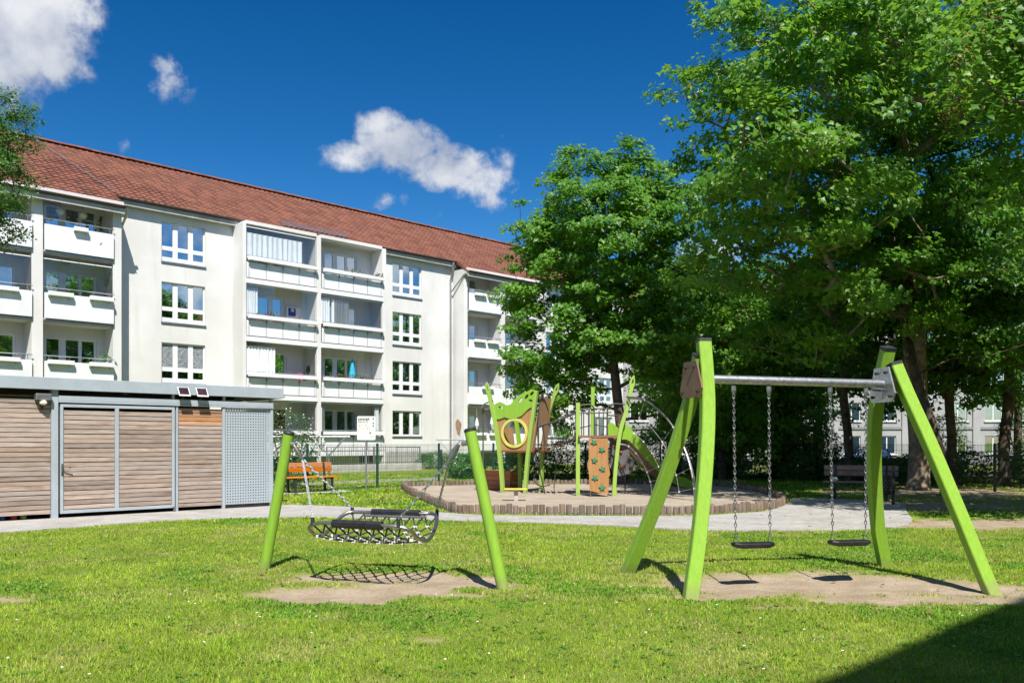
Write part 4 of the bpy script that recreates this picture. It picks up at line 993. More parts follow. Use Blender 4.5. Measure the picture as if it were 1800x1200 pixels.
MB().plate(side, [], lambda a, b: (.50 + .17 * (b - 1.2) * .7, a, b), lambda a, b: (.53 + .17 * (b - 1.2) * .7, a, b)).build('side_panel', 'hpl_wood', HU)
MB().plate([(.1, 1.22), (1.08, 1.22), (1.1, 1.9), (.1, 1.9)], [], lambda a, b: (-.50 - .12 * (b - 1.2), a, b), lambda a, b: (-.53 - .12 * (b - 1.2), a, b)).build('side_panel', 'hpl_wood', HU)
MB().box(-.12, .14, 1.10, 1.13, 1.24, 2.3).build('back_panel', 'hpl_wood', HU)
# steel hoop and hanging ladder at the right side
MB().tube(spline([(.72, .12, 1.2), (.74, .12, 2.2), (.76, .2, 2.75), (.80, .45, 2.86), (.84, .7, 2.75)], 5), .02, 7).build('hoop', 'steel', HU, True)
MB().tube([(.62, .15, 1.2), (.80, .1, .55), (.98, .05, -.05)], .018, 6).tube(spline([(.58, .15, .8), (.62, .1, .35), (.85, .05, .22), (1.12, .05, .26)], 5), .018, 6).tube([(1.0, .9, 1.2), (1.22, .1, .2), (1.24, .08, -.05)], .016, 6).build('climbing_ladder', 'dark_metal', HU)
po = MB().tube([(-.92, -.15, -.1), (-.92, -.15, 2.42)], .021, 8).tube(spline([(-.92, -.15, 2.36), (-.99, -.12, 2.46), (-.94, -.05, 2.56), (-.82, .0, 2.62), (-.68, .0, 2.66)], 5), .02, 7).tube([(-.92, -.15, 2.40), (-.72, 0, 2.42)], .018, 6).build('sliding_pole', 'dark_zinc', HU, True)
MB().cyl(-.92, -.15, 2.3, 2.44, .04, 9).build('pole_clamp', 'black_cap', po)
# sand table on one leg
st = tag(empty('sand_table', (.10, 21.5, .03)), 'small yellow play table on a single grey leg in the sand', 'play table')
bevel(MB().box(-.30, .28, -.16, .16, .27, .31).build('top', 'yellow_seat', st), .01); bevel(MB().box(-.05, .05, -.05, .05, -.1, .27).build('leg', 'concrete', st), .008)
# planter box of horizontal boards
pb = tag(empty('planter_box', (-.30, 26.4, .03), R(-30)), 'reddish wooden plank box standing in the sand behind the hut', 'planter')
for k in range(4):
    z_ = .02 + k * .145; s_ = 1 + .03 * k
    for (x0, x1, y0, y1) in ((-.45, .45, -.32, -.28), (-.45, .45, .28, .32), (-.45, -.41, -.28, .28), (.41, .45, -.28, .28)):
        bevel(MB().box(x0 * s_, x1 * s_, y0 * s_, y1 * s_, z_, z_ + .138).build('board', 'box_wood', pb), .006)
MB().box(-.4, .4, -.27, .27, .3, .5).build('soil', 'bark', pb)

# ------------------------------------------------------------------ climbing tower with slide and net arch
CT = tag(empty('climbing_tower', (2.3, 23.9, .03)), 'climbing tower with lime posts, wooden climbing wall and steel railings', 'play equipment'); c0 = Vector((2.3, 23.9, .03))
rc = lambda L_: [tuple(Vector(p) - c0) for p in L_]
post(CT, rc([(1.79, 23.46, -.1), (1.79, 23.46, 1.3), (1.79, 23.46, 2.56)]), sc=1.05)
post(CT, rc([(2.31, 24.9, -.1), (2.32, 24.9, 1.5), (2.33, 24.9, 3.08)]), 'lime_paint', sc=1.0)
MB().cyl(.03, 1.0, 3.05, 3.08, .06, 10).build('cap', 'black_cap', CT)
post(CT, rc([(2.74, 23.3, -.1), (2.78, 23.3, .6), (2.86, 23.3, 1.4), (2.95, 23.3, 1.9), (3.10, 23.3, 2.4), (3.22, 23.3, 2.95)]), tip=True, sc=1.0)
post(CT, rc([(2.95, 24.7, -.1), (2.95, 24.7, 1.6)]), 'lime_paint')
MB().box(-.50, .58, -.62, .95, 1.58, 1.64).build('platform', 'trim_wood', CT)
cw = [(-.22, .16), (.26, .05), (.29, .25), (.29, .52), (.33, .6), (.31, .75), (.28, .9), (.28, 1.3), (.30, 1.42), (.27, 1.56), (-.24, 1.56), (-.24, 1.0), (-.28, .9), (-.28, .78), (-.24, .66)]
wl = MB().plate(cw, [], lambda a, b: (a, -.72 - (1.56 - b) * .08, b), lambda a, b: (a, -.695 - (1.56 - b) * .08, b)).build('climbing_wall', 'hpl_wood', CT)
star = []
for i in range(10): r_ = .085 if i % 2 == 0 else .04; star.append((r_ * math.cos(i * .628 + .3), r_ * math.sin(i * .628 + .3)))
for i, (a, b) in enumerate(((-.10, 1.45), (.11, 1.25), (-.09, .97), (.12, .74), (-.08, .50), (.11, .24))):
    y_ = -.72 - (1.56 - b) * .08; rot = random.uniform(0, 6); st_ = [(p * math.cos(rot) - q * math.sin(rot), p * math.sin(rot) + q * math.cos(rot)) for p, q in star]
    MB().plate(st_, [], lambda p, q: (a + p, y_ - .04, b + q), lambda p, q: (a + p * 1.15, y_, b + q * 1.15)).build('climbing_hold', 'hold_green', wl)
for a in (-.2, .26): MB().tube([(a, -.83, -.1), (a, -.8, .3)], .017, 6).build('leg', 'steel', CT)
def rail(pts_, r=.019): MB().tube(spline(pts_, 5), r, 7).build('railing', 'dark_zinc', CT, True)
rail([(-.46, -.45, 2.46), (-.2, -.45, 2.48), (-.08, -.42, 2.40), (-.06, -.40, 2.2), (-.06, -.4, 1.62)])
rail([(-.46, -.45, 2.25), (-.06, -.42, 2.25), (.4, -.45, 2.27)]); rail([(.30, -.4, 1.62), (.30, -.4, 2.3), (.36, -.42, 2.45), (.5, -.45, 2.5), (.75, -.55, 2.48)]); rail([(.3, -.4, 2.2), (.42, -.45, 2.18), (.62, -.55, 2.2)])
for x_, y_ in ((-.35, -.42), (-.2, -.42), (-.3, .9), (-.1, .9), (.2, .85), (.42, .8)): rail([(x_, y_, 1.62), (x_, y_, 2.0), (x_, y_, 2.36)], .016)
rail([(-.45, .95, 2.4), (.1, .92, 2.42), (.55, .85, 2.4)])
for s_, k in ((.10, .35), (.22, .35)): rail([(s_, -.1, 1.62), (s_, -.1, 2.3)], .015)
# grey board with coloured holds on the far side
gb = [(.55, .55), (.75, .50), (.95, .55), (1.12, .62), (1.14, .8), (1.05, 1.0), (1.0, 1.25), (.9, 1.5), (.75, 1.58), (.48, 1.56), (.45, 1.0)]
g_ = MB().plate(gb, [], lambda a, b: (a, .5, b), lambda a, b: (a, .54, b)).build('grey_board', 'grey_board', CT)
for a, b, mt in ((.78, 1.18, 'hold_red'), (.8, .78, 'hold_orange'), (1.05, .75, 'black_cap'), (.66, .85, 'hold_orange'), (.62, 1.35, 'hold_red')): MB().tube([(a, .5, b), (a, .44, b + .01)], .05, 8, scales=[1, .6]).build('climbing_hold', mt, g_)
for a in (.6, .9): MB().tube([(a, .52, -.1), (a, .52, .6)], .02, 6).build('leg', 'dark_metal', CT)
# slide
SL = tag(empty('slide', (4.1, 25.0, .03)), 'playground slide with lime green sides curving down to the sand', 'slide'); s0 = Vector((4.1, 25.0, .03))
sp_ = spline([(2.85, 24.35, 1.62), (3.15, 24.5, 1.60), (3.6, 24.72, 1.15), (4.1, 24.98, .68), (4.6, 25.2, .34), (5.05, 25.4, .22), (5.45, 25.6, .21)], 5); sp_ = [tuple(Vector(p) - s0) for p in sp_]
pr = [(-.27, .02), (-.2, -.02), (0, -.04), (.2, -.02), (.27, .02), (.27, -.01), (.2, -.06), (0, -.08), (-.2, -.06), (-.27, -.01)]
MB().sweep(pr, sp_).build('chute', 'chute', SL, True)
for sd in (-1, 1):
    tall = [.34, .36, .38, .38, .36, .34, .32, .31, .3, .29, .28, .27, .26, .25, .24, .23, .22, .22, .21, .2, .2, .2, .19, .19, .18, .17, .15, .13, .1, .08, .05]
    mb = MB(); b0 = 0; n = len(sp_); V = []
    for i, p_ in enumerate(sp_):
        T = Vector(sp_[min(i + 1, n - 1)]) - Vector(sp_[max(i - 1, 0)]); S_ = T.cross(Vector((0, 0, 1))).normalized() * (.285 * sd); h_ = tall[min(i, len(tall) - 1)] + .03 * math.sin(i * .9)
        for dx in (0, .03 * sd):
            b_ = Vector(p_) + S_ + S_.normalized() * abs(dx); V += [tuple(b_ + Vector((0, 0, -.07))), tuple(b_ + Vector((0, 0, h_)))]
    Fc = []
    for i in range(n - 1):
        a_ = i * 4; c_ = a_ + 4
        Fc += [(a_, c_, c_ + 1, a_ + 1), (a_ + 2, a_ + 3, c_ + 3, c_ + 2), (a_ + 1, c_ + 1, c_ + 3, a_ + 3), (a_, a_ + 2, c_ + 2, c_)]
    mb.add(V, Fc).build('side_panel', 'lime_paint', SL)
MB().tube([(1.0, .42, -.1), (1.0, .42, .18)], .03, 7).build('leg', 'steel', SL)
# arched net climber
AR = tag(empty('arch_climber', (4.0, 22.6, .03)), 'tall steel arch with a rope net climbing up to the tower', 'play equipment'); a0 = Vector((4.0, 22.6, .03))
A1 = spline([tuple(Vector(p) - a0) for p in ((3.08, 23.2, 2.70), (3.5, 22.75, 2.6), (3.98, 22.2, 2.1), (4.32, 21.7, 1.35), (4.48, 21.4, .6), (4.52, 21.3, -.08))], 6)
A2 = spline([tuple(Vector(p) - a0) for p in ((2.86, 23.3, 1.44), (3.15, 23.35, 1.38), (3.45, 23.4, 1.08), (3.66, 23.4, .68), (3.78, 23.4, .3), (3.80, 23.4, -.08))], 6)
MB().tube(A1, .024, 8).tube([tuple(Vector(p) + Vector((.05, .05, -.035))) for p in A1], .018, 7).build('arch_tube', 'steel', AR, True); MB().tube(A2, .022, 8).build('arch_tube', 'steel', AR, True)
mb = MB(); cn = MB(); n = len(A1)
grid = []
for i in range(6, n - 2, 4):
    row = []
    for j in range(4):
        p_ = Vector(A1[i]).lerp(Vector(A2[i]), j / 3); p_.z -= .07 * math.sin(math.pi * j / 3); row.append(p_)
    mb.tube([tuple(p_) for p_ in row], .008, 4); grid.append(row)
for j in range(1, 3): mb.tube([tuple(r_[j]) for r_ in grid], .008, 4)
for r_ in grid:
    for p_ in r_: cn.box(p_.x - .02, p_.x + .02, p_.y - .02, p_.y + .02, p_.z - .02, p_.z + .02)
mb.build('net', 'rope_grey', AR); cn.build('net_connectors', 'connector', AR)
# rope bridge from hut to tower
BR_ = tag(empty('rope_bridge', (1.3, 24.2, .03)), 'rope bridge with sloping handrails between hut and tower', 'play equipment'); b0_ = Vector((1.3, 24.2, .03))
for dy in (-.38, .38):
    top = spline([(.72, 24.4 + dy, 1.92), (1.25, 24.1 + dy, 2.08), (1.78, 23.9 + dy, 2.32)], 6); low = spline([(.68, 24.4 + dy, 1.42), (1.25, 24.1 + dy, 1.40), (1.78, 23.9 + dy, 1.62)], 6)
    MB().tube([tuple(Vector(p) - b0_) for p in top], .03 if dy < 0 else .022, 7).build('handrail', 'dark_zinc', BR_, True)
    mb = MB().tube([tuple(Vector(p) - b0_) for p in low], .014, 5)
    for i in range(0, len(top), 2): mb.tube([tuple(Vector(top[i]) - b0_), tuple(Vector(low[min(i + 1, len(low) - 1)]) - b0_)], .009, 4)
    mb.build('side_rope', 'rope_black', BR_)
for i in range(7):
    u_ = i / 6; p_ = Vector((.72, 24.4, 1.32)).lerp(Vector((1.74, 23.9, 1.58)), u_) - b0_; p_.z -= .1 * math.sin(math.pi * u_)
    MB().box(p_.x - .05, p_.x + .05, p_.y - .36, p_.y + .36, p_.z - .02, p_.z + .02).build('plank', 'trim_wood', BR_)

# ------------------------------------------------------------------ benches, bin, sign, posts
def bench(name, loc, rz, wood, metal, label):
    o = tag(empty(name, loc, rz), label, 'bench')      # faces -y locally
    for y0 in (-.24, -.075, .09): bevel(MB().box(-.9, .9, y0, y0 + .15, .43, .465).build('seat_plank', wood, o), .006)
    for z0 in (.60, .745): 
        b = bevel(MB().box(-.9, .9, 0, .035, 0, .13).build('back_plank', wood, o), .006); b.location = (0, .25 + (z0 - .6) * .2, z0); b.rotation_euler = (R(-9), 0, 0)
    for x in (-.62, .62):
        MB().box(x - .03, x + .03, -.22, -.16, -.03, .43).box(x - .03, x + .03, -.22, .24, .39, .43).build('front_leg', metal, o)
        MB().sweep([(-.03, -.025), (.03, -.025), (.03, .025), (-.03, .025)], [(x, .20, -.03), (x, .22, .43), (x, .31, .86)], up=(0, 1, 0)).build('rear_leg', metal, o)
    return o
bench('park_bench', (-5.95, 25.5, .01), ALPHA, 'bench_orange', 'black_cap', 'orange slatted park bench beside the shed in front of the fence')
MB_ = tag(MB().box(-1.2, 1.2, -.45, .5, -.05, .015).build('bench_pad', 'concrete', None, False, (-5.95, 25.5, 0)), kind='structure'); MB_.rotation_euler = (0, 0, ALPHA)
bench('park_bench', (9.0, 22.3, .01), R(-24), 'bench_brown', 'black_cap', 'brown slatted park bench in the shade beside the litter bin')
p = Matrix.Translation((9.0, 22.3, .01)) @ Matrix.Rotation(R(-24), 4, 'Z') @ Vector((-.62, -.02, .475))
mb = MB(); rr = random.Random(3)
V = [(rr.uniform(-.1, .1), rr.uniform(-.07, .07), rr.uniform(0, .1)) for _ in range(26)]; bm = bmesh.new()
for v_ in V: bm.verts.new(v_)
bmesh.ops.convex_hull(bm, input=bm.verts); me = bpy.data.meshes.new('paper_bag'); bm.to_mesh(me); bm.free(); me.materials.append(MATS['cloth_white'])
tag(inst('paper_bag', me, None, p), 'crumpled white bag lying on the brown bench', 'bag')
tb = tag(empty('litter_bin', (8.72, 20.2, 0)), 'dark perforated metal litter bin on a post beside the brown bench', 'bin')
MB().lathe([(.13, .27), (.165, .30), (.175, .68), (.185, .70), (.18, .72), (.16, .71), (.15, .33)], seg=18).build('basket', 'dark_metal', tb, True); MB().box(.175, .23, -.025, .025, -.1, .92).build('post', 'black_cap', tb)
cn = MB()
for i in range(14):
    for k in range(5): a_ = i * 2 * math.pi / 14 + (k % 2) * .2; r_ = .172; cn.box(r_ * math.cos(a_) - .008, r_ * math.cos(a_) + .008, r_ * math.sin(a_) - .008, r_ * math.sin(a_) + .008, .38 + k * .055, .395 + k * .055)
cn.build('perforations', 'zinc', tb)
# the playground sign
SG = tag(empty('playground_sign', (-4.58, 27.1, 0), R(6)), 'white playground notice board with lettering on a steel post', 'sign')
MB().tube([(0, .03, -.2), (0, .03, 1.6)], .03, 10).build('post', 'galvanised', SG, True)
def rrect(x0, x1, z0, z1, r):
    o = []
    for cx_, cz_, a0_ in ((x1 - r, z1 - r, 0), (x0 + r, z1 - r, 90), (x0 + r, z0 + r, 180), (x1 - r, z0 + r, 270)):
        for k in range(5): a_ = R(a0_ + k * 22.5); o.append((cx_ + r * math.cos(a_), cz_ + r * math.sin(a_)))
    return o
bd = MB().plate(rrect(-.28, .29, 1.555, 2.30, .04), [], lambda a, b: (a, -.012, b), lambda a, b: (a, .0, b)).build('board', 'sign_white', SG)
def text(s, x, z, size, mat, parent, y=-.0145, bold=0.):
    cu = bpy.data.curves.new('lettering', 'FONT'); cu.body = s; cu.size = size; cu.offset = bold
    ob = bpy.data.objects.new('lettering', cu); COL.objects.link(ob); bpy.context.view_layer.update()
    me_ = bpy.data.meshes.new_from_object(ob.evaluated_get(bpy.context.evaluated_depsgraph_get())); bpy.data.objects.remove(ob); bpy.data.curves.remove(cu)
    me_.materials.clear(); me_.materials.append(MATS[mat]); return inst('lettering', me_, parent, (x, y, z), (R(90), 0, 0))
text('KINDER', -.255, 2.165, .105, 'ink', bd, bold=.004); text('SPIELPLATZ', -.255, 2.095, .062, 'ink', bd, bold=.001)
mb = MB()
def ln(pts_, w_=.006):
    for i in range(len(pts_) - 1):
        a_, b_ = Vector((pts_[i][0], 0, pts_[i][1])), Vector((pts_[i + 1][0], 0, pts_[i + 1][1])); d_ = (b_ - a_).normalized(); s_ = Vector((-d_.z, 0, d_.x)) * w_; o_ = Vector((0, -.0145, 0))
        mb.add([tuple(a_ - s_ + o_), tuple(b_ - s_ + o_), tuple(b_ + s_ + o_), tuple(a_ + s_ + o_)], [(0, 1, 2, 3)])
ln([(-.25, 1.80), (-.2, 2.03), (-.13, 2.04), (-.1, 1.78)]); ln([(-.2, 2.03), (-.15, 1.85)]); ln([(-.1, 2.03), (.0, 2.05), (.05, 1.9), (.1, 2.0), (.12, 1.82)]); ln([(-.0, 2.05), (-.05, 1.84)]); ln([(.02, 1.9), (.15, 1.86)]); mb.build('drawing', 'ink_soft', bd)
mb = MB()
for z_ in (2.225, 2.15, 2.08, 2.0): mb.box(.195, .245, -.0148, -.0135, z_ - .02, z_ + .02) if z_ not in (2.15,) else mb.box(.2, .24, -.0148, -.0135, z_ - .008, z_ + .008)
mb.box(.105, .15, -.0148, -.0135, 1.75, 1.80); mb.box(.12, .24, -.0148, -.0138, 1.655, 1.668); mb.build('pictograms', 'ink', bd)
# clothes-line posts
def line_post(x, y, rz, hb, label):
    o = tag(empty('clothes_line_post', (x, y, 0), rz), label, 'post', 'clothes line posts')
    MB().tube([(0, 0, -.2), (0, 0, hb - .58)], .035, 10).build('post', 'galvanised', o, True); MB().tube([(-.68, 0, hb), (.68, 0, hb)], .03, 10).build('bar', 'galvanised', o, True)
    MB().tube([(0, 0, hb - .6), (-.55, 0, hb - .01)], .024, 8).tube([(0, 0, hb - .6), (.55, 0, hb - .01)], .024, 8).build('brace', 'galvanised', o, True)
line_post(-6.0, 28.3, R(4), 1.66, 'grey tubular clothes line post behind the orange bench')
line_post(-3.02, 41.8, R(-6), 1.60, 'grey tubular clothes line post near the downpipe, beyond the fence')
line_post(-7.65, 27.4, R(8), 1.66, 'grey tubular clothes line post beside the shed corner and white-flowering shrub')
b = tag(empty('bollard', (-3.28, 40.5, 0)), 'dark leaning bollard on the grass before the building', 'bollard'); MB().tube([(0, 0, -.2), (-.06, 0, 1.0)], .06, 10).build('shaft', 'black_cap', b, True); MB().tube([(-.06, 0, 1.0), (-.065, 0, 1.13)], .07, 10).build('head', 'dark_zinc', b, True)
# mesh fences: posts singly, welded mesh panel by panel
def fence(name, p0, p1, n, mat, label, h=1.42, skip=()):
    p0 = Vector(p0); p1 = Vector(p1); L_ = (p1 - p0).length; o = tag(empty(name, (p0.x, p0.y, 0), math.atan2(p1.y - p0.y, p1.x - p0.x)), label, 'fence')
    st = L_ / n; pm = MB().box(-.03, .03, -.025, .025, -.3, h + .03).mesh('post', mat)
    mb = MB()
    for i in range(int(st / .05)): x = .04 + i * .05; mb.box(x - .0028, x + .0028, -.003, .003, .04, h)
    for i in range(8): z_ = .06 + i * (h - .08) / 7; mb.box(.02, st - .02, -.011, -.004, z_, z_ + .007).box(.02, st - .02, .004, .011, z_, z_ + .007)
    pn = mb.mesh('mesh_panel', mat)
    for i in range(n + 1):
        g = float(height(np.array([p0.x + (p1.x - p0.x) * i / n]), np.array([p0.y + (p1.y - p0.y) * i / n]))[0])
        inst('post', pm, o, (i * st, 0, g))
        if i < n: inst('mesh_panel', pn, o, (i * st, -.03, g))
    return o
fence('mesh_fence', (-11.66, 20.62), (-11.66 + 10 * 1.83, 20.62 + 10 * 1.8), 10, 'fence_green', 'green welded mesh fence running behind the playground towards the apartment block')
fence('mesh_fence', (8.9, 40.2), (17.2, 18.6), 9, 'fence_dark', 'dark mesh fence under the shady trees on the right')
# daisies and litter in the lawn are in the grass
# ------------------------------------------------------------------ trees
def leaf_arrays(C, Nrm, size, rng, droop=.25, shape='maple'):
    """leaves at points C; returns vertices and faces (folded leaf of two halves)"""
    n = len(C); a = rng.uniform(0, 2 * np.pi, n); s = size * rng.uniform(.5, 1.3, n)
    up = Nrm + rng.normal(0, .36, (n, 3)); up /= np.linalg.norm(up, axis=1)[:, None]
    t = np.stack([np.cos(a), np.sin(a), -droop - .3 * rng.random(n)], 1); t -= up * (t * up).sum(1)[:, None]; t /= np.linalg.norm(t, axis=1)[:, None]
    b = np.cross(up, t); s_ = s[:, None]
    fold = .22 * s_ * up
    if shape == 'maple':   # five-pointed outline folded along the midrib
        V = np.stack([C, C + t * s_ * .28 - b * s_ * .62 - fold * .8, C + t * s_ * .55 - b * s_ * .30 - fold * .2, C + t * s_ * 1.05, C + t * s_ * .55 + b * s_ * .30 - fold * .2, C + t * s_ * .28 + b * s_ * .62 - fold * .8], 1).reshape(-1, 3)
        k = np.arange(n)[:, None] * 6
        F = np.concatenate([k + np.array([[0, 3, 2, 1]]), k + np.array([[0, 5, 4, 3]])], 0)
    else:
        V = np.stack([C, C + t * s_ * .5 - b * s_ * .36 - fold * .5, C + t * s_, C + t * s_ * .5 + b * s_ * .36 - fold * .5], 1).reshape(-1, 3)
        k = np.arange(n)[:, None] * 4
        F = k + np.array([[0, 1, 2, 3]])
    return V, F
def tree(name, label, trunk, ells, nclump, per, leaf, tr, mat, seed, bark='bark', group=None, cr=(.42, .20), shape='maple', gap=.42, shell=.45, limbr=1.0, bough=9, brad=.55, bsep=1.15):
    rng = np.random.default_rng(seed); T = [Vector(p) for p in trunk]; base = T[0]
    o = tag(empty(name, base), label, 'tree', group)
    vol = np.array([e[3] * e[4] * e[5] for e in ells]) ** (2 / 3); vol /= vol.sum(); P = []; Nn = []
    # boughs first, then leaf clumps gathered on each bough, so light and dark masses with gaps appear
    Bs = []; nb = max(6, nclump // bough); tries = 0
    while len(Bs) < nb and tries < nb * 60:
        tries += 1
        e = ells[rng.choice(len(ells), p=vol)]; d = rng.normal(size=3); d /= np.linalg.norm(d)
        r = shell + (1 - shell) * rng.random() ** .6
        p = np.array(e[:3]) + d * r * np.array(e[3:6]) * (1 + .10 * np.sin(d[0] * 5 + seed) + .08 * np.sin(d[2] * 7 + 2 * seed))
        if p[2] < 1.4: continue
        if Bs and min(np.linalg.norm((p - q[0]) * np.array([1, 1, 1.5])) for q in Bs) < bsep * (1 - .7 * tries / (nb * 60)): continue
        Bs.append((p, d))
    for k in range(nclump):
        p, d = Bs[k % len(Bs)]
        q = p + rng.normal(size=3) * np.array([brad, brad, brad * .42]); q[2] -= .25 * np.linalg.norm(q[:2] - p[:2])
        if q[2] < .9: q[2] = .9
        P.append(q); Nn.append(d)
    P = np.array(P); Nn = np.array(Nn)
    # skeleton: every clump hangs on the nearest point of what has grown so far
    nodes = []; par = []
    sp_ = spline(trunk, 5)
    for i, p in enumerate(sp_): nodes.append(np.array(p)); par.append(i - 1)
    nt = len(nodes)
    ax = np.array([q for q in nodes]); dist = np.min(np.linalg.norm(P[:, None, :] - ax[None], axis=2), axis=1)
    order = np.argsort(dist); NA = np.zeros((nt + 4 * len(P), 3)); NA[:nt] = ax; cnt = nt
    lowz = ax[0, 2] + .42 * (min(e[2] - e[5] for e in ells) - ax[0, 2]) + .9
    tips = []
    for k in order:
        p = P[k]; D = np.linalg.norm(NA[:cnt] - p, axis=1) + 1.2 * np.maximum(0, NA[:cnt, 2] - p[2] + .15) + 8 * (NA[:cnt, 2] < lowz)
        j = int(np.argmin(D)); a = NA[j]; L_ = np.linalg.norm(p - a); m = max(1, min(3, int(L_ / .8)))
        prev = j
        for q in range(1, m + 1):
            u = q / m; c = a + (p - a) * u; c[2] += .10 * L_ * math.sin(math.pi * u) * (1 if q < m else 0); c[:2] += rng.normal(0, .04 * L_, 2) if q < m else 0
            NA[cnt] = c; par.append(prev); prev = cnt; cnt += 1
        tips.append(prev)
    w_ = np.zeros(cnt)
    for t_ in tips: w_[t_] += 1
    for i in range(cnt - 1, 0, -1): w_[par[i]] += w_[i]
    tot = w_[0]; rad = np.maximum(.008, tr * .92 * (w_ / tot) ** .5 * limbr)
    for i in range(nt): rad[i] = max(rad[i], tr * (1 - .72 * i / (nt - 1)))
    rad[0] *= 1.35; rad[1] *= 1.12
    b3 = np.array(base)
    mbt = MB(); mbt.tube([tuple(NA[i] - b3) for i in range(nt)], 1, 10, cap=False, scales=[float(rad[i]) for i in range(nt)])
    # limbs as prisms, numpy
    E_ = [(par[i], i) for i in range(nt, cnt)]; V = [np.array(v_) for v_ in mbt.v]; F = list(mbt.f); sg = 5
    for a_, b_ in E_:
        A_ = NA[a_] - b3; B_ = NA[b_] - b3; t_ = B_ - A_; ln_ = np.linalg.norm(t_)
        if ln_ < 1e-4: continue
        t_ = t_ / ln_; u_ = np.cross(t_, (.31, .2, .93) if abs(t_[2]) < .9 else (1, 0, 0)); u_ /= np.linalg.norm(u_); v_ = np.cross(t_, u_); k0 = len(V)
        ra = min(rad[a_], rad[b_] * 1.5); rb = rad[b_]
        for c_, r_ in ((A_, ra), (B_ + t_ * rb * .3, rb)):
            for q in range(sg): an = 2 * math.pi * q / sg; V.append(c_ + u_ * r_ * math.cos(an) + v_ * r_ * math.sin(an))
        for q in range(sg): F.append((k0 + q, k0 + (q + 1) % sg, k0 + sg + (q + 1) % sg, k0 + sg + q))
    tm = npmesh('trunk', np.array(V), np.array(F), bark, 4); tm.polygons.foreach_set('use_smooth', [True] * len(tm.polygons)); inst('trunk', tm, o)
    C = np.repeat(P, per, axis=0); N2 = np.repeat(Nn, per, axis=0)
    off_ = rng.normal(size=C.shape); off_ /= np.linalg.norm(off_, axis=1)[:, None]; off_ *= (rng.random((len(C), 1)) ** .45) * np.array([cr[0], cr[0], cr[1]]) * 1.75; sc = np.repeat(rng.uniform(.7, 1.3, len(P)), per)[:, None]
    C = C + off_ * sc; nn = N2 * .6 + np.array([.05, -.32, .62])
    V, F = leaf_arrays(C - b3, nn, leaf, rng, .35, shape)
    inst('crown', npmesh('crown', V, F, mat, 4), o)
    return o
# the big maples on the right
tree('maple_tree', 'tall maple with forked trunk standing behind the double swing', [(12.7, 27.0, -.1), (12.75, 27.0, 1.5), (12.55, 26.8, 3.2), (12.2, 26.2, 5.0), (11.6, 25.2, 8), (11.0, 24.4, 10.5), (10.6, 24, 13)],
     [(9.0, 23.2, 10.8, 4.4, 3.6, 4.0), (8.4, 22.6, 12.6, 3.5, 3.2, 2.3), (11.0, 24.0, 8.0, 3.6, 3.2, 2.9), (6.9, 22.4, 8.2, 2.4, 2.3, 2.0), (12.2, 24.5, 12.4, 3.6, 3.2, 2.4), (9.6, 23.4, 5.8, 2.6, 2.4, 1.5), (6.6, 22.6, 10.8, 1.7, 2.0, 1.8), (6.0, 22.9, 6.2, 1.3, 1.4, .9), (7.6, 23.5, 4.6, 1.5, 1.4, .9), (6.3, 20.2, 9.6, 1.6, 1.7, 1.6), (5.7, 19.0, 8.2, 1.0, 1.3, 1.0), (6.0, 18.4, 10.4, 1.1, 1.3, 1.2), (7.7, 19.8, 7.4, 1.7, 1.7, 1.1), (8.6, 20.4, 11.2, 2.0, 1.8, 1.6), (12.8, 24.6, 10.5, 3.2, 3, 2.4)], 1560, 48, .14, .26, 'maple_bright', 11, 'bark_light', cr=(.27, .12), bough=11, brad=.5, bsep=1.35, limbr=1.35)
NM = tree('maple_tree', 'nearest maple whose heavy crown fills the upper right corner', [(13.5, 15.2, -.1), (13.5, 15.2, 2.5), (13.2, 15.2, 5), (12.8, 15.3, 8), (12.4, 15.4, 10.6)],
     [(11.4, 15.4, 8.2, 2.7, 2.5, 2.2), (12.8, 15.4, 10.0, 3.2, 2.9, 1.7), (9.6, 15.7, 9.5, 1.6, 1.7, 1.2), (12.2, 15.6, 5.9, 2.4, 2.3, 1.4), (9.4, 14.4, 7.0, 1.2, 1.3, 1.1), (8.9, 15.5, 8.6, 1.0, 1.1, 1.0)], 700, 46, .135, .24, 'maple_bright', 12, cr=(.34, .17))
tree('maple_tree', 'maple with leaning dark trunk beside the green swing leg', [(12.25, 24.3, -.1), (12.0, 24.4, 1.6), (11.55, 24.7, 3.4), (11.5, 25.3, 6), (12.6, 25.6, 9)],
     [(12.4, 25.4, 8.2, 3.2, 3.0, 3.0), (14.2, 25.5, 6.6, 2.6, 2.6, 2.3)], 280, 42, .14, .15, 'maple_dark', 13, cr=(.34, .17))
# young maple in the middle of the picture
tree('maple_tree', 'middle maple with two-topped crown behind the climbing tower', [(4.0, 31.0, -.1), (3.95, 31, 1.6), (3.75, 31.0, 3.4), (3.5, 31, 6), (3.35, 31, 8.6), (3.3, 31, 10.4)],
     [(3.3, 31.0, 8.9, 2.9, 2.6, 2.4), (2.3, 31, 10.9, 1.3, 1.3, 1.2), (4.4, 31, 11.0, 1.2, 1.3, 1.2), (5.6, 31, 9.6, 1.1, 1.3, 1.7), (1.1, 31, 9.0, .9, 1.1, 1.4), (.9, 30.9, 6.7, 1.0, 1.0, 1.1), (1.7, 30.9, 5.4, 1.4, 1.4, 1.2), (5.6, 31, 7.0, 1.4, 1.6, 1.8), (3.6, 31.2, 5.6, 2.2, 1.9, 1.2), (.75, 30.8, 4.4, .8, .8, .8), (2.0, 31.4, 3.5, 1.1, 1.0, .8), (1.3, 31.8, 2.6, .7, .7, .6), (5.8, 31, 4.8, 1.3, 1.3, 1.2), (6.4, 32, 3.0, 1.0, 1.0, .9)], 1450, 46, .135, .20, 'maple_bright', 15, cr=(.23, .115), shell=.45, bough=9, brad=.38, bsep=.9)
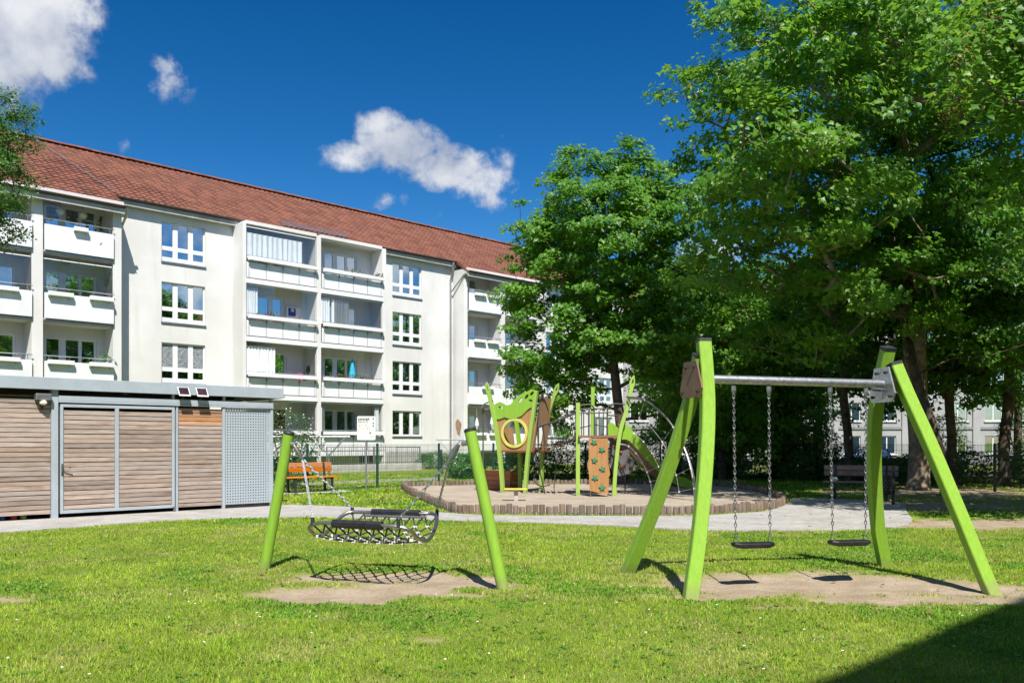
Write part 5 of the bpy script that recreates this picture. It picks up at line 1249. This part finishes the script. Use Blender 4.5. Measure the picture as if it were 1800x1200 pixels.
BGT = [((7.4, 38.5), 9.2, 2.6, 1.6, 'maple_bright', 'slim sunlit maple to the right of the climbing tower, behind the arch'), ((9.9, 41.0), 9.8, 2.9, 1.4, 'maple_bright', 'bright bushy tree behind the left swing leg'), ((11.9, 38.5), 9.5, 2.7, 1.7, 'maple_leaf', 'slender tree behind the left swing seat, beyond the fence'),
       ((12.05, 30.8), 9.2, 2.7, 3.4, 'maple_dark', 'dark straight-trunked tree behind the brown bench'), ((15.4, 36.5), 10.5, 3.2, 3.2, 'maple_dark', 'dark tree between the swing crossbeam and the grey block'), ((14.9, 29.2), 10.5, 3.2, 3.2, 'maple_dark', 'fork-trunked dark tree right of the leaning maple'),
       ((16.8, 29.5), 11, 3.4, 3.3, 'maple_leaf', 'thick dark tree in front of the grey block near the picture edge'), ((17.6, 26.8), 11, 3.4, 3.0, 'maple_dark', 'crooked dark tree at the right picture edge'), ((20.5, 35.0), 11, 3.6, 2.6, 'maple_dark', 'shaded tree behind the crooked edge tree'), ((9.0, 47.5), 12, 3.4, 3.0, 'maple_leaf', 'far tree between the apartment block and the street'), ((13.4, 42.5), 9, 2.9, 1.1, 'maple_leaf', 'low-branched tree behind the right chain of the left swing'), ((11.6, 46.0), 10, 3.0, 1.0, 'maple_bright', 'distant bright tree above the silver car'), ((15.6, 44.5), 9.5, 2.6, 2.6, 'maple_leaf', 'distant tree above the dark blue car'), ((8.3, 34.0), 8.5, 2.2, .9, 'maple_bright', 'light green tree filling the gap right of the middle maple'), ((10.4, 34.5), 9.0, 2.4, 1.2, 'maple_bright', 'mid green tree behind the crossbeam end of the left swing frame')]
for i, ((x, y), h, r, bz, mt, lb) in enumerate(BGT):
    g = float(height(np.array([x]), np.array([y]))[0]); cz = (h + bz) / 2; rz_ = (h - bz) / 2; rr = random.Random(i + 40)
    ln_ = rr.uniform(-.5, .5)
    tree('broadleaf_tree', lb, [(x, y, g - .1), (x + .1 * ln_, y, g + 1.6), (x + .5 * ln_, y, g + bz), (x + .3 * ln_, y, cz), (x, y, h - 1)],
         [(x, y, cz + .6, r, r * .95, rz_ * .8), (x + rr.uniform(-.9, .9), y, cz - rz_ * .45, r * .95, r * .9, rz_ * .55), (x + rr.uniform(-.6, .6), y, h - 1.6, r * .65, r * .65, 1.7)], 270, 44, .16 if i > 2 else .15, rr.uniform(.14, .2), mt, 60 + i, 'bark', cr=(.34, .18))
# linden reaching in from the left
tree('linden_tree', 'small-leaved tree reaching in at the left picture edge', [(-17.2, 24.6, -.1), (-17.2, 24.6, 3), (-17.0, 24.7, 6), (-16.8, 24.8, 10)],
     [(-15.9, 24.8, 9.9, 1.8, 1.7, 1.9), (-14.9, 24.8, 9.3, .85, 1.0, 1.4), (-14.7, 24.8, 8.2, .5, .8, .6), (-14.75, 24.8, 11.2, .5, .6, .4), (-15.9, 24.8, 8.8, 1.4, 1.4, .9)], 460, 60, .085, .2, 'linden_leaf', 31, cr=(.20, .13), shape='linden', shell=.3, bough=7, brad=.32, bsep=.6)
# maple keys glowing among the leaves, top right
rng = np.random.default_rng(5); kc = np.concatenate([np.array(c_) + rng.normal(size=(150, 3)) * np.array(s_) for c_, s_ in (((8.35, 15.4, 8.6), (.22, .3, .3)), ((8.15, 15.4, 7.9), (.2, .3, .2)), ((8.7, 15.3, 9.2), (.25, .3, .25)), ((8.0, 15.6, 7.4), (.12, .2, .12)))])
V, F = leaf_arrays(kc - np.array([13.5, 15.2, -.1]), np.tile(np.array([[0, -.7, .5]]), (len(kc), 1)), .075, rng, .6, 'linden'); tag(inst('maple_keys', npmesh('maple_keys', V, F, 'seed_leaf', 4), NM), kind='stuff')

def bush(name, label, cx, cy, rx, ry, h, n, leaf, mat, seed, rz=0., cat='shrub', group=None, flowers_=0, z0=0.):
    rng = np.random.default_rng(seed); o = tag(empty(name, (cx, cy, z0), rz), label, cat, group)
    u = rng.normal(size=(n, 3)); u /= np.linalg.norm(u, axis=1)[:, None]; r = rng.random(n) ** .33 * .3 + .68
    bump_ = 1 + .16 * np.sin(u[:, 0] * 6 + seed) * np.cos(u[:, 1] * 5) + .12 * np.sin(u[:, 2] * 9 + seed * 2)
    C = u * (r * bump_)[:, None] * np.array([rx, ry, h * .55]) + np.array([0, 0, h * .5]); C = C[C[:, 2] > .03]; uu = u[:len(C)]
    V, F = leaf_arrays(C, (C - np.array([0, 0, h * .35])) / max(h, .5) + np.array([0, 0, .5]), leaf, rng, .2, 'linden')
    inst('foliage', npmesh('foliage', V, F, mat, 4), o)
    mb = MB()
    for k in range(9):
        a_ = k * .7 + seed; mb.tube([(rx * .12 * math.cos(a_), ry * .12 * math.sin(a_), -.05), (rx * .6 * math.cos(a_), ry * .6 * math.sin(a_), h * .75)], .014, 5)
    mb.build('stems', 'twig', o)
    if flowers_:
        u = rng.normal(size=(flowers_, 3)); u /= np.linalg.norm(u, axis=1)[:, None]; C = u * np.array([rx, ry, h * .56]) * rng.uniform(.9, 1.12, (flowers_, 1)) + np.array([0, 0, h * .52]); C = C[C[:, 2] > h * .4]
        V, F = leaf_arrays(C, C * 0 + np.array([0, -.6, .6]), .05, rng, .0, 'linden'); inst('blossoms', npmesh('blossoms', V, F, 'flower_white', 4), o)
    return o
bush('flowering_shrub', 'white-flowering shrub beside the shed, behind the orange bench', -7.1, 27.6, .95, .9, 2.3, 3800, .075, 'flowering_leaf', 3, flowers_=210)
# clipped hedges by the building, in pieces along the wall
for k, (s, q, w_, h_, lb) in enumerate(((.2, -2.2, 1.1, .95, 'bright low hedge bush under the ground floor window, nearest the stair railing'), (1.9, -2.2, 1.0, .85, 'bright low hedge bush under the ground floor window, nearest the downpipe'))):
    x, y = Q(s, q); bush('hedge_bush', lb, x, y, w_, .7, h_, 2600, .07, 'hedge_leaf', 20 + k, ALPHA)
SHR = [(.55, 33.9, 1.4, 1.0, 1.3, 'dark shrub under the play hut, just beyond the fence'), (2.35, 35.2, 1.3, 1.0, 1.75, 'dark shrub behind the rope bridge, beyond the fence'), (4.1, 37.2, 1.4, 1.0, 1.6, 'dark shrub behind the climbing wall, beyond the fence'), (-1.9, 35.2, 1.0, .8, 1.0, 'low round shrub between fence and clothes post, left of the hut'),
       (6.0, 36.2, 1.4, 1.1, 2.0, 'shrub behind the slide'), (7.9, 35.0, 1.4, 1.1, 1.8, 'shrub behind the foot of the steel arch'), (9.6, 34.5, 1.4, 1.1, 1.6, 'shrub behind the left swing leg'), (11.4, 33.8, 1.4, 1.1, 1.35, 'shrub behind the left swing seat'), (13.2, 32.5, 1.5, 1.1, 1.15, 'shrub behind the brown bench'),
       (14.8, 30.6, 1.4, 1.1, 1.05, 'shrub behind the litter bin'), (16.6, 31.5, 1.6, 1.1, 1.2, 'shrub between the right swing leg and the grey block'), (18.6, 30.2, 1.6, 1.2, 1.25, 'shrub at the right picture edge'), (12.9, 38.5, 1.5, 1.1, .95, 'shrub before the parked cars, left of the dark trunk'), (16.2, 36.5, 1.6, 1.1, .85, 'shrub before the parked cars, right of the dark trunk'), (9.3, 39.0, 1.5, 1.2, 1.7, 'shrub by the fence corner'), (12.3, 35.3, 1.2, 1.0, 2.6, 'tall leafy shrub behind the right swing seat'), (17.2, 34.6, 1.1, 1.0, 2.7, 'tall leafy shrub before the grey block, right of the leaning maple'), (20.6, 34.6, 1.4, 1.1, 2.9, 'tall leafy shrub before the grey block at the picture edge'), (14.3, 41.0, 1.3, 1.1, 2.4, 'tall leafy shrub left of the parked blue car')]
for k, (x, y, rx, ry, h, lb) in enumerate(SHR): bush('shrub', lb, x, y, rx, ry, h, 3200, .10, 'shrub_leaf' if k % 3 else 'hedge_leaf', 70 + k, .6 * k)

# ------------------------------------------------------------------ grey block across the street
FB = tag(empty('apartment_building', (34, 73, -.5)), 'pale grey apartment block glimpsed between the tree trunks on the right', 'building')
cols = [-24 + i * 3.0 for i in range(17)]; fz = [.95, 3.75, 6.85, 9.65]; hol = []; Wf, Hf = 1.5, 1.55
for i, x in enumerate(cols):
    for k in range(4):
        if k == 0 and i == 5: continue
        hol.append((x, x + Wf, fz[k], fz[k] + Hf))
hol.append((cols[5] + .1, cols[5] + 1.25, .05, 2.3))
wall_mesh(-26, 27, -.3, 12.6, hol, 0, .2).build('wall', 'grey_wall', FB)
MB().box(-26, 27, -.10, -.003, 3.05, 3.25).build('string_course', 'grey_wall_dark', FB); MB().box(-26, 27, -.06, -.003, -.3, .55).build('plinth', 'grey_wall_dark', FB); MB().box(-26.3, 27.3, -.4, .0, 12.35, 12.7).build('cornice', 'grey_wall', FB)
for i in range(0, 17, 2): MB().box(cols[i] - 1.05, cols[i] - .45, -.13, -.004, .55, 12.3).build('pilaster', 'grey_wall', FB)
MB().box(-26, 27, .9, 1.0, -.3, 12.5).build('room_wall', 'interior', FB)
MB().add([(-26.5, -.5, 12.7), (27.5, -.5, 12.7), (27.5, 5, 16), (-26.5, 5, 16)], [(0, 1, 2, 3)]).add([(-26, .2, -.3), (-26, 10, -.3), (-26, 10, 12.6), (-26, 0, 12.6)], [(0, 1, 2, 3)]).build('roof', 'far_roof', FB)
ff = frame_mesh(Wf, Hf, [(.07, .71), (.79, 1.43)], [(.08, 1.47)]).mesh('window_frame', 'white_trim'); fp = MB().add([(.07, .03, .08), (1.43, .03, .08), (1.43, .03, 1.47), (.07, .03, 1.47)], [(0, 1, 2, 3)]).mesh('pane', 'window_glass'); fs = MB().box(-.08, Wf + .08, -.24, .0, -.08, 0).mesh('sill', 'white_trim')
for (a_, b_, c_, d_) in hol[:-1]:
    o = inst('window', ff, FB, (a_, .12, c_)); inst('pane', fp, o); inst('sill', fs, o)
d_ = boxb(cols[5] + .1, cols[5] + 1.25, .12, .17, .05, 2.3, 'door', 'dark_door_red', FB); boxb(cols[5] - .2, cols[5] + 1.55, -.8, .0, 2.5, 2.62, 'door_canopy', 'white_paint', FB)

# ------------------------------------------------------------------ parked cars
def car(label, loc, rz, paint, van=False):
    o = tag(empty('parked_car', loc, rz), label, 'car', 'cars parked along the street')
    L_, W_ = 4.3, 1.72
    side = [(-2.15, .35), (-2.15, .75), (-2.05, .92), (-1.2, 1.0), (1.9, .98), (2.12, .85), (2.15, .4), (1.75, .28), (-1.75, .28)]
    if not van: top = [(-1.15, .98), (-.45, 1.42), (.1, 1.48), (1.1, 1.45), (1.85, .98)]
    else: top = [(-1.2, .98), (-.55, 1.55), (.1, 1.62), (1.7, 1.6), (2.02, .98)]
    def loft(pts_, widths, nm, mt, parent):
        n = len(pts_); V = []
        for sx in (-1, 1):
            for (x, z), w2 in zip(pts_, widths): V.append((x, sx * w2, z))
        return bevel(MB().add(V, [tuple(range(n))[::-1], tuple(range(n, 2 * n))] + [(i, (i + 1) % n, n + (i + 1) % n, n + i) for i in range(n)]).build(nm, mt, parent), .05, 3)
    body = loft(side, [W_ / 2 - .04 if z < .5 else W_ / 2 if z < .9 else W_ / 2 - .05 for x, z in side], 'body', paint, o)
    loft(top, [.76 if z < 1 else .60 for x, z in top], 'cabin', 'car_glass', o)
    rf = [(x * .93 + .02, z + .012) for x, z in top if z > 1.3]; V = []
    n = len(rf)
    for sx in (-1, 1):
        for x, z in rf: V.append((x, sx * .61, z))
    for sx in (-1, 1):
        for x, z in rf: V.append((x, sx * .61, z - .04))
    MB().add(V, [(i, i + 1, n + i + 1, n + i) for i in range(n - 1)] + [(2 * n + i, 2 * n + i + 1, i + 1, i) for i in range(n - 1)] + [(3 * n + i, 3 * n + i + 1, n + i + 1, n + i) for i in range(n - 1)]).build('roof', paint, o)
    for sx in (-1, 1):
        for (xa, za), (xb, zb) in ((top[0], top[1]), (top[-1], top[-2]), ((.35, .98), (.35, 1.46))):
            MB().tube([(xa, sx * .765, za), (xb, sx * .61, zb + .01)], .04, 5).build('pillar', paint, o)
        MB().box(-.95, -.78, sx * .86, sx * 1.0, .98, 1.10).build('mirror', paint, o)
        MB().box(-2.17, -2.0, sx * .5, sx * .8, .65, .80).build('headlight', 'headlight', o); MB().box(2.02, 2.165, sx * .55, sx * .82, .68, .86).build('tail_light', 'tail_red', o)
        for x in (-1.35, 1.3):
            wh = inst('wheel', None, o, (x, sx * .76, .31))
            MB().tube([(0, -.1, 0), (0, -.08, 0), (0, .08, 0), (0, .1, 0)], .31, 18, scales=[.93, 1, 1, .93]).build('tyre', 'black_rubber', wh, True); MB().tube([(0, sx * .085, 0), (0, sx * .115, 0)], .2, 14, scales=[1, .85]).build('rim', 'zinc', wh)
    return o
car('dark blue parked car behind the trunks to the right of the brown bench', (20.6, 52.0, -.53), 0, 'car_blue', True)
car('black parked car half hidden by the right swing legs', (24.9, 52.0, -.53), 0, 'car_black')
car('silver parked car seen through the net of the steel arch', (12.2, 52.2, -.53), 0, 'car_silver')
lp = tag(empty('street_lamp', (16.0, 47.5, -.5)), 'street lamp with flat white head behind the left swing chains', 'street lamp'); MB().tube([(0, 0, 0), (0, 0, 2.5)], .05, 8).build('pole', 'dark_zinc', lp, True); bevel(MB().box(-.22, .22, -.22, .22, 2.5, 2.66).build('lamp_head', 'white_paint', lp), .03)

# ------------------------------------------------------------------ grass
def grass(name, n, y0, y1, wpow, h0, wid, seed, label=None):
    rng = np.random.default_rng(seed)
    u = rng.random(n); y = (y0 ** wpow + u * (y1 ** wpow - y0 ** wpow)) ** (1 / wpow)
    x = (rng.random(n) * 2 - 1) * (y * .63 + 1.6)
    keep = ~inpoly(x, y, PATH) & ~inpoly(x, y, SAND)
    # nothing grows inside the shed
    sx = (x + 8.88) * DX + (y - 16.73) * DY; sy = -(x + 8.88) * DY + (y - 16.73) * DX
    keep &= ~((sx > -6) & (sx < 4.9) & (sy > -.35))
    d = dirt(x, y); keep &= rng.random(n) > sstep(d, .04, .66) * .97
    shade_thin = np.clip((x - 9) / 4, 0, 1) * np.clip((y - 12) / 4, 0, 1); keep &= rng.random(n) > .45 * shade_thin
    x, y, d = x[keep], y[keep], d[keep]; n = len(x)
    patch = fbm(x * .55 + 9, y * .55 + 4, 4); clov = sstep(fbm(x * .8 + 31, y * .8 + 2, 4), .56, .66); dry = sstep(fbm(x * 1.3 + 51, y * 1.3 + 22, 4), .52, .68)
    tuft = fbm(x * 7 + 3, y * 7 + 8, 3); mot = fbm(x * 3.1 + 70, y * 3.1 + 12, 4)
    h = h0 * rng.uniform(.45, 1.35, n) * (.6 + 1.0 * tuft) * (.75 + .5 * patch) * (1 - .55 * d) * (1 - .2 * clov)
    a = rng.uniform(0, 2 * np.pi, n); tilt = rng.normal(0, .75, n); wd = wid * rng.uniform(.6, 1.4, n) * (1 + y / 14) * (1 + 1.0 * clov)
    z = ground_z(x, y) - .006
    b = np.stack([x, y, z], 1); s = np.stack([np.cos(a), np.sin(a), np.zeros(n)], 1) * wd[:, None]; t = np.stack([-np.sin(a) * np.sin(tilt), np.cos(a) * np.sin(tilt), np.cos(tilt)], 1) * h[:, None]
    t[:, :2] += rng.normal(0, .25, (n, 2)) * h[:, None]
    V = np.stack([b - s, b + s, b + t], 1).reshape(-1, 3); F = np.arange(3 * n).reshape(n, 3)
    g1 = np.array([.215, .365, .028]); g2 = np.array([.35, .475, .052]); cl = np.array([.12, .30, .032]); st = np.array([.52, .46, .20])
    c = g1 + (g2 - g1) * np.clip(patch * 1.1 + mot * 1.7 - .9 + rng.normal(0, .28, n), 0, 1)[:, None]
    c = c + (cl - c) * (clov * .75)[:, None]
    ps = rng.random(n) < (.08 + .55 * dry * (1 - clov) + .45 * sstep(d, .02, .5)); c[ps] = c[ps] + (st - c[ps]) * rng.uniform(.35, .95, (ps.sum(), 1))
    c *= rng.uniform(.75, 1.28, (n, 1)) * (.78 + .46 * fbm(x * 2.3 + 5, y * 2.3 + 41, 3))[:, None]
    me = npmesh(name, V, F, 'grass', 3)
    at_ = me.color_attributes.new('Col', 'FLOAT_COLOR', 'POINT'); cc = np.ones((3 * n, 4), np.float32); cc[:, :3] = np.repeat(c, 3, axis=0)
    at_.data.foreach_set('color', cc.ravel())
    return tag(inst('grass', me), label, 'grass', kind='stuff')
grass('grass', 620000, 4.2, 18.5, .55, .033, .0032, 1, 'short sunlit lawn grass around the swings')
grass('grass_far', 170000, 16, 40, 1.2, .05, .009, 2, 'lawn grass between the sand pit and the buildings')
# broad-leaved weeds flat in the turf
rng = np.random.default_rng(9); n = 900; y = rng.uniform(4.6, 13.5, n) ; x = (rng.random(n) * 2 - 1) * y * .62; ok = (dirt(x, y) < .55) & ~inpoly(x, y, PATH); C = np.repeat(np.stack([x[ok], y[ok], ground_z(x[ok], y[ok]) + .012], 1), 9, axis=0); C[:, :2] += rng.normal(0, .02, (len(C), 2))
V, F = leaf_arrays(C, np.tile(np.array([[0, 0, 1.0]]), (len(C), 1)), .03, rng, -.35, 'linden')
tag(inst('weeds', npmesh('weeds', V, F, 'weed_leaf', 4)), 'flat broad-leaved weeds dotted about the lawn', 'weeds', kind='stuff')
# fallen leaves and pebbles
rng = np.random.default_rng(19); n = 520; y = rng.uniform(5, 24, n); x = (rng.random(n) * 2 - 1) * y * .6; ok = rng.random(n) < np.clip(.25 + .12 * (x + 1), .1, 1); x, y = x[ok], y[ok]
zz = np.where(inpoly(x, y, PATH), .026, np.where(inpoly(x, y, SAND), .04, ground_z(x, y) + .02)); C = np.stack([x, y, zz], 1)
V, F = leaf_arrays(C, np.tile(np.array([[0, 0, 2.2]]), (len(C), 1)), .07, rng, -.1, 'linden')
tag(inst('fallen_leaves', npmesh('fallen_leaves', V, F, 'fallen_leaf', 4)), 'dry fallen leaves scattered over path, sand and lawn', 'leaves', kind='stuff')
mb = MB(); n = 0; rr = random.Random(77)
while n < 260:
    a_, b_ = rr.uniform(-3, 6), rr.uniform(8, 10.5)
    if dirt(np.array([a_]), np.array([b_]))[0] < .5: continue
    r_ = rr.uniform(.004, .012); n += 1; g_ = float(ground_z(np.array([a_]), np.array([b_]))[0])
    mb.add([(a_ + r_ * math.cos(k * 1.257) * rr.uniform(.7, 1.3), b_ + r_ * math.sin(k * 1.257) * rr.uniform(.7, 1.3), g_ - .012) for k in range(5)] + [(a_ + r_ * .6 * math.cos(k * 1.257), b_ + r_ * .6 * math.sin(k * 1.257), g_ + r_ * .55) for k in range(5)], [(k, (k + 1) % 5, 5 + (k + 1) % 5, 5 + k) for k in range(5)] + [(5, 6, 7, 8, 9)])
tag(mb.build('pebbles', 'pebble'), 'small pebbles on the bare earth below the swings', 'pebbles', kind='stuff')
# daisies
rng = np.random.default_rng(8); dm = MB().lathe([(.003, 0), (.010, .003), (.008, .005)], seg=6); V0 = np.array(dm.v); n = 70
y = rng.uniform(5, 14, n); x = (rng.random(n) * 2 - 1) * y * .6; ok = (dirt(x, y) < .2) & ~inpoly(x, y, PATH); x, y = x[ok], y[ok]
mb = MB()
for a_, b_ in zip(x, y): mb.add([(p[0] * 1.0 + a_, p[1] * 1.0 + b_, p[2] + .032 + float(ground_z(np.array([a_]), np.array([b_]))[0])) for p in V0], dm.f)
tag(mb.build('daisies', 'daisy'), 'tiny white daisies scattered over the lawn', 'flowers', kind='stuff')
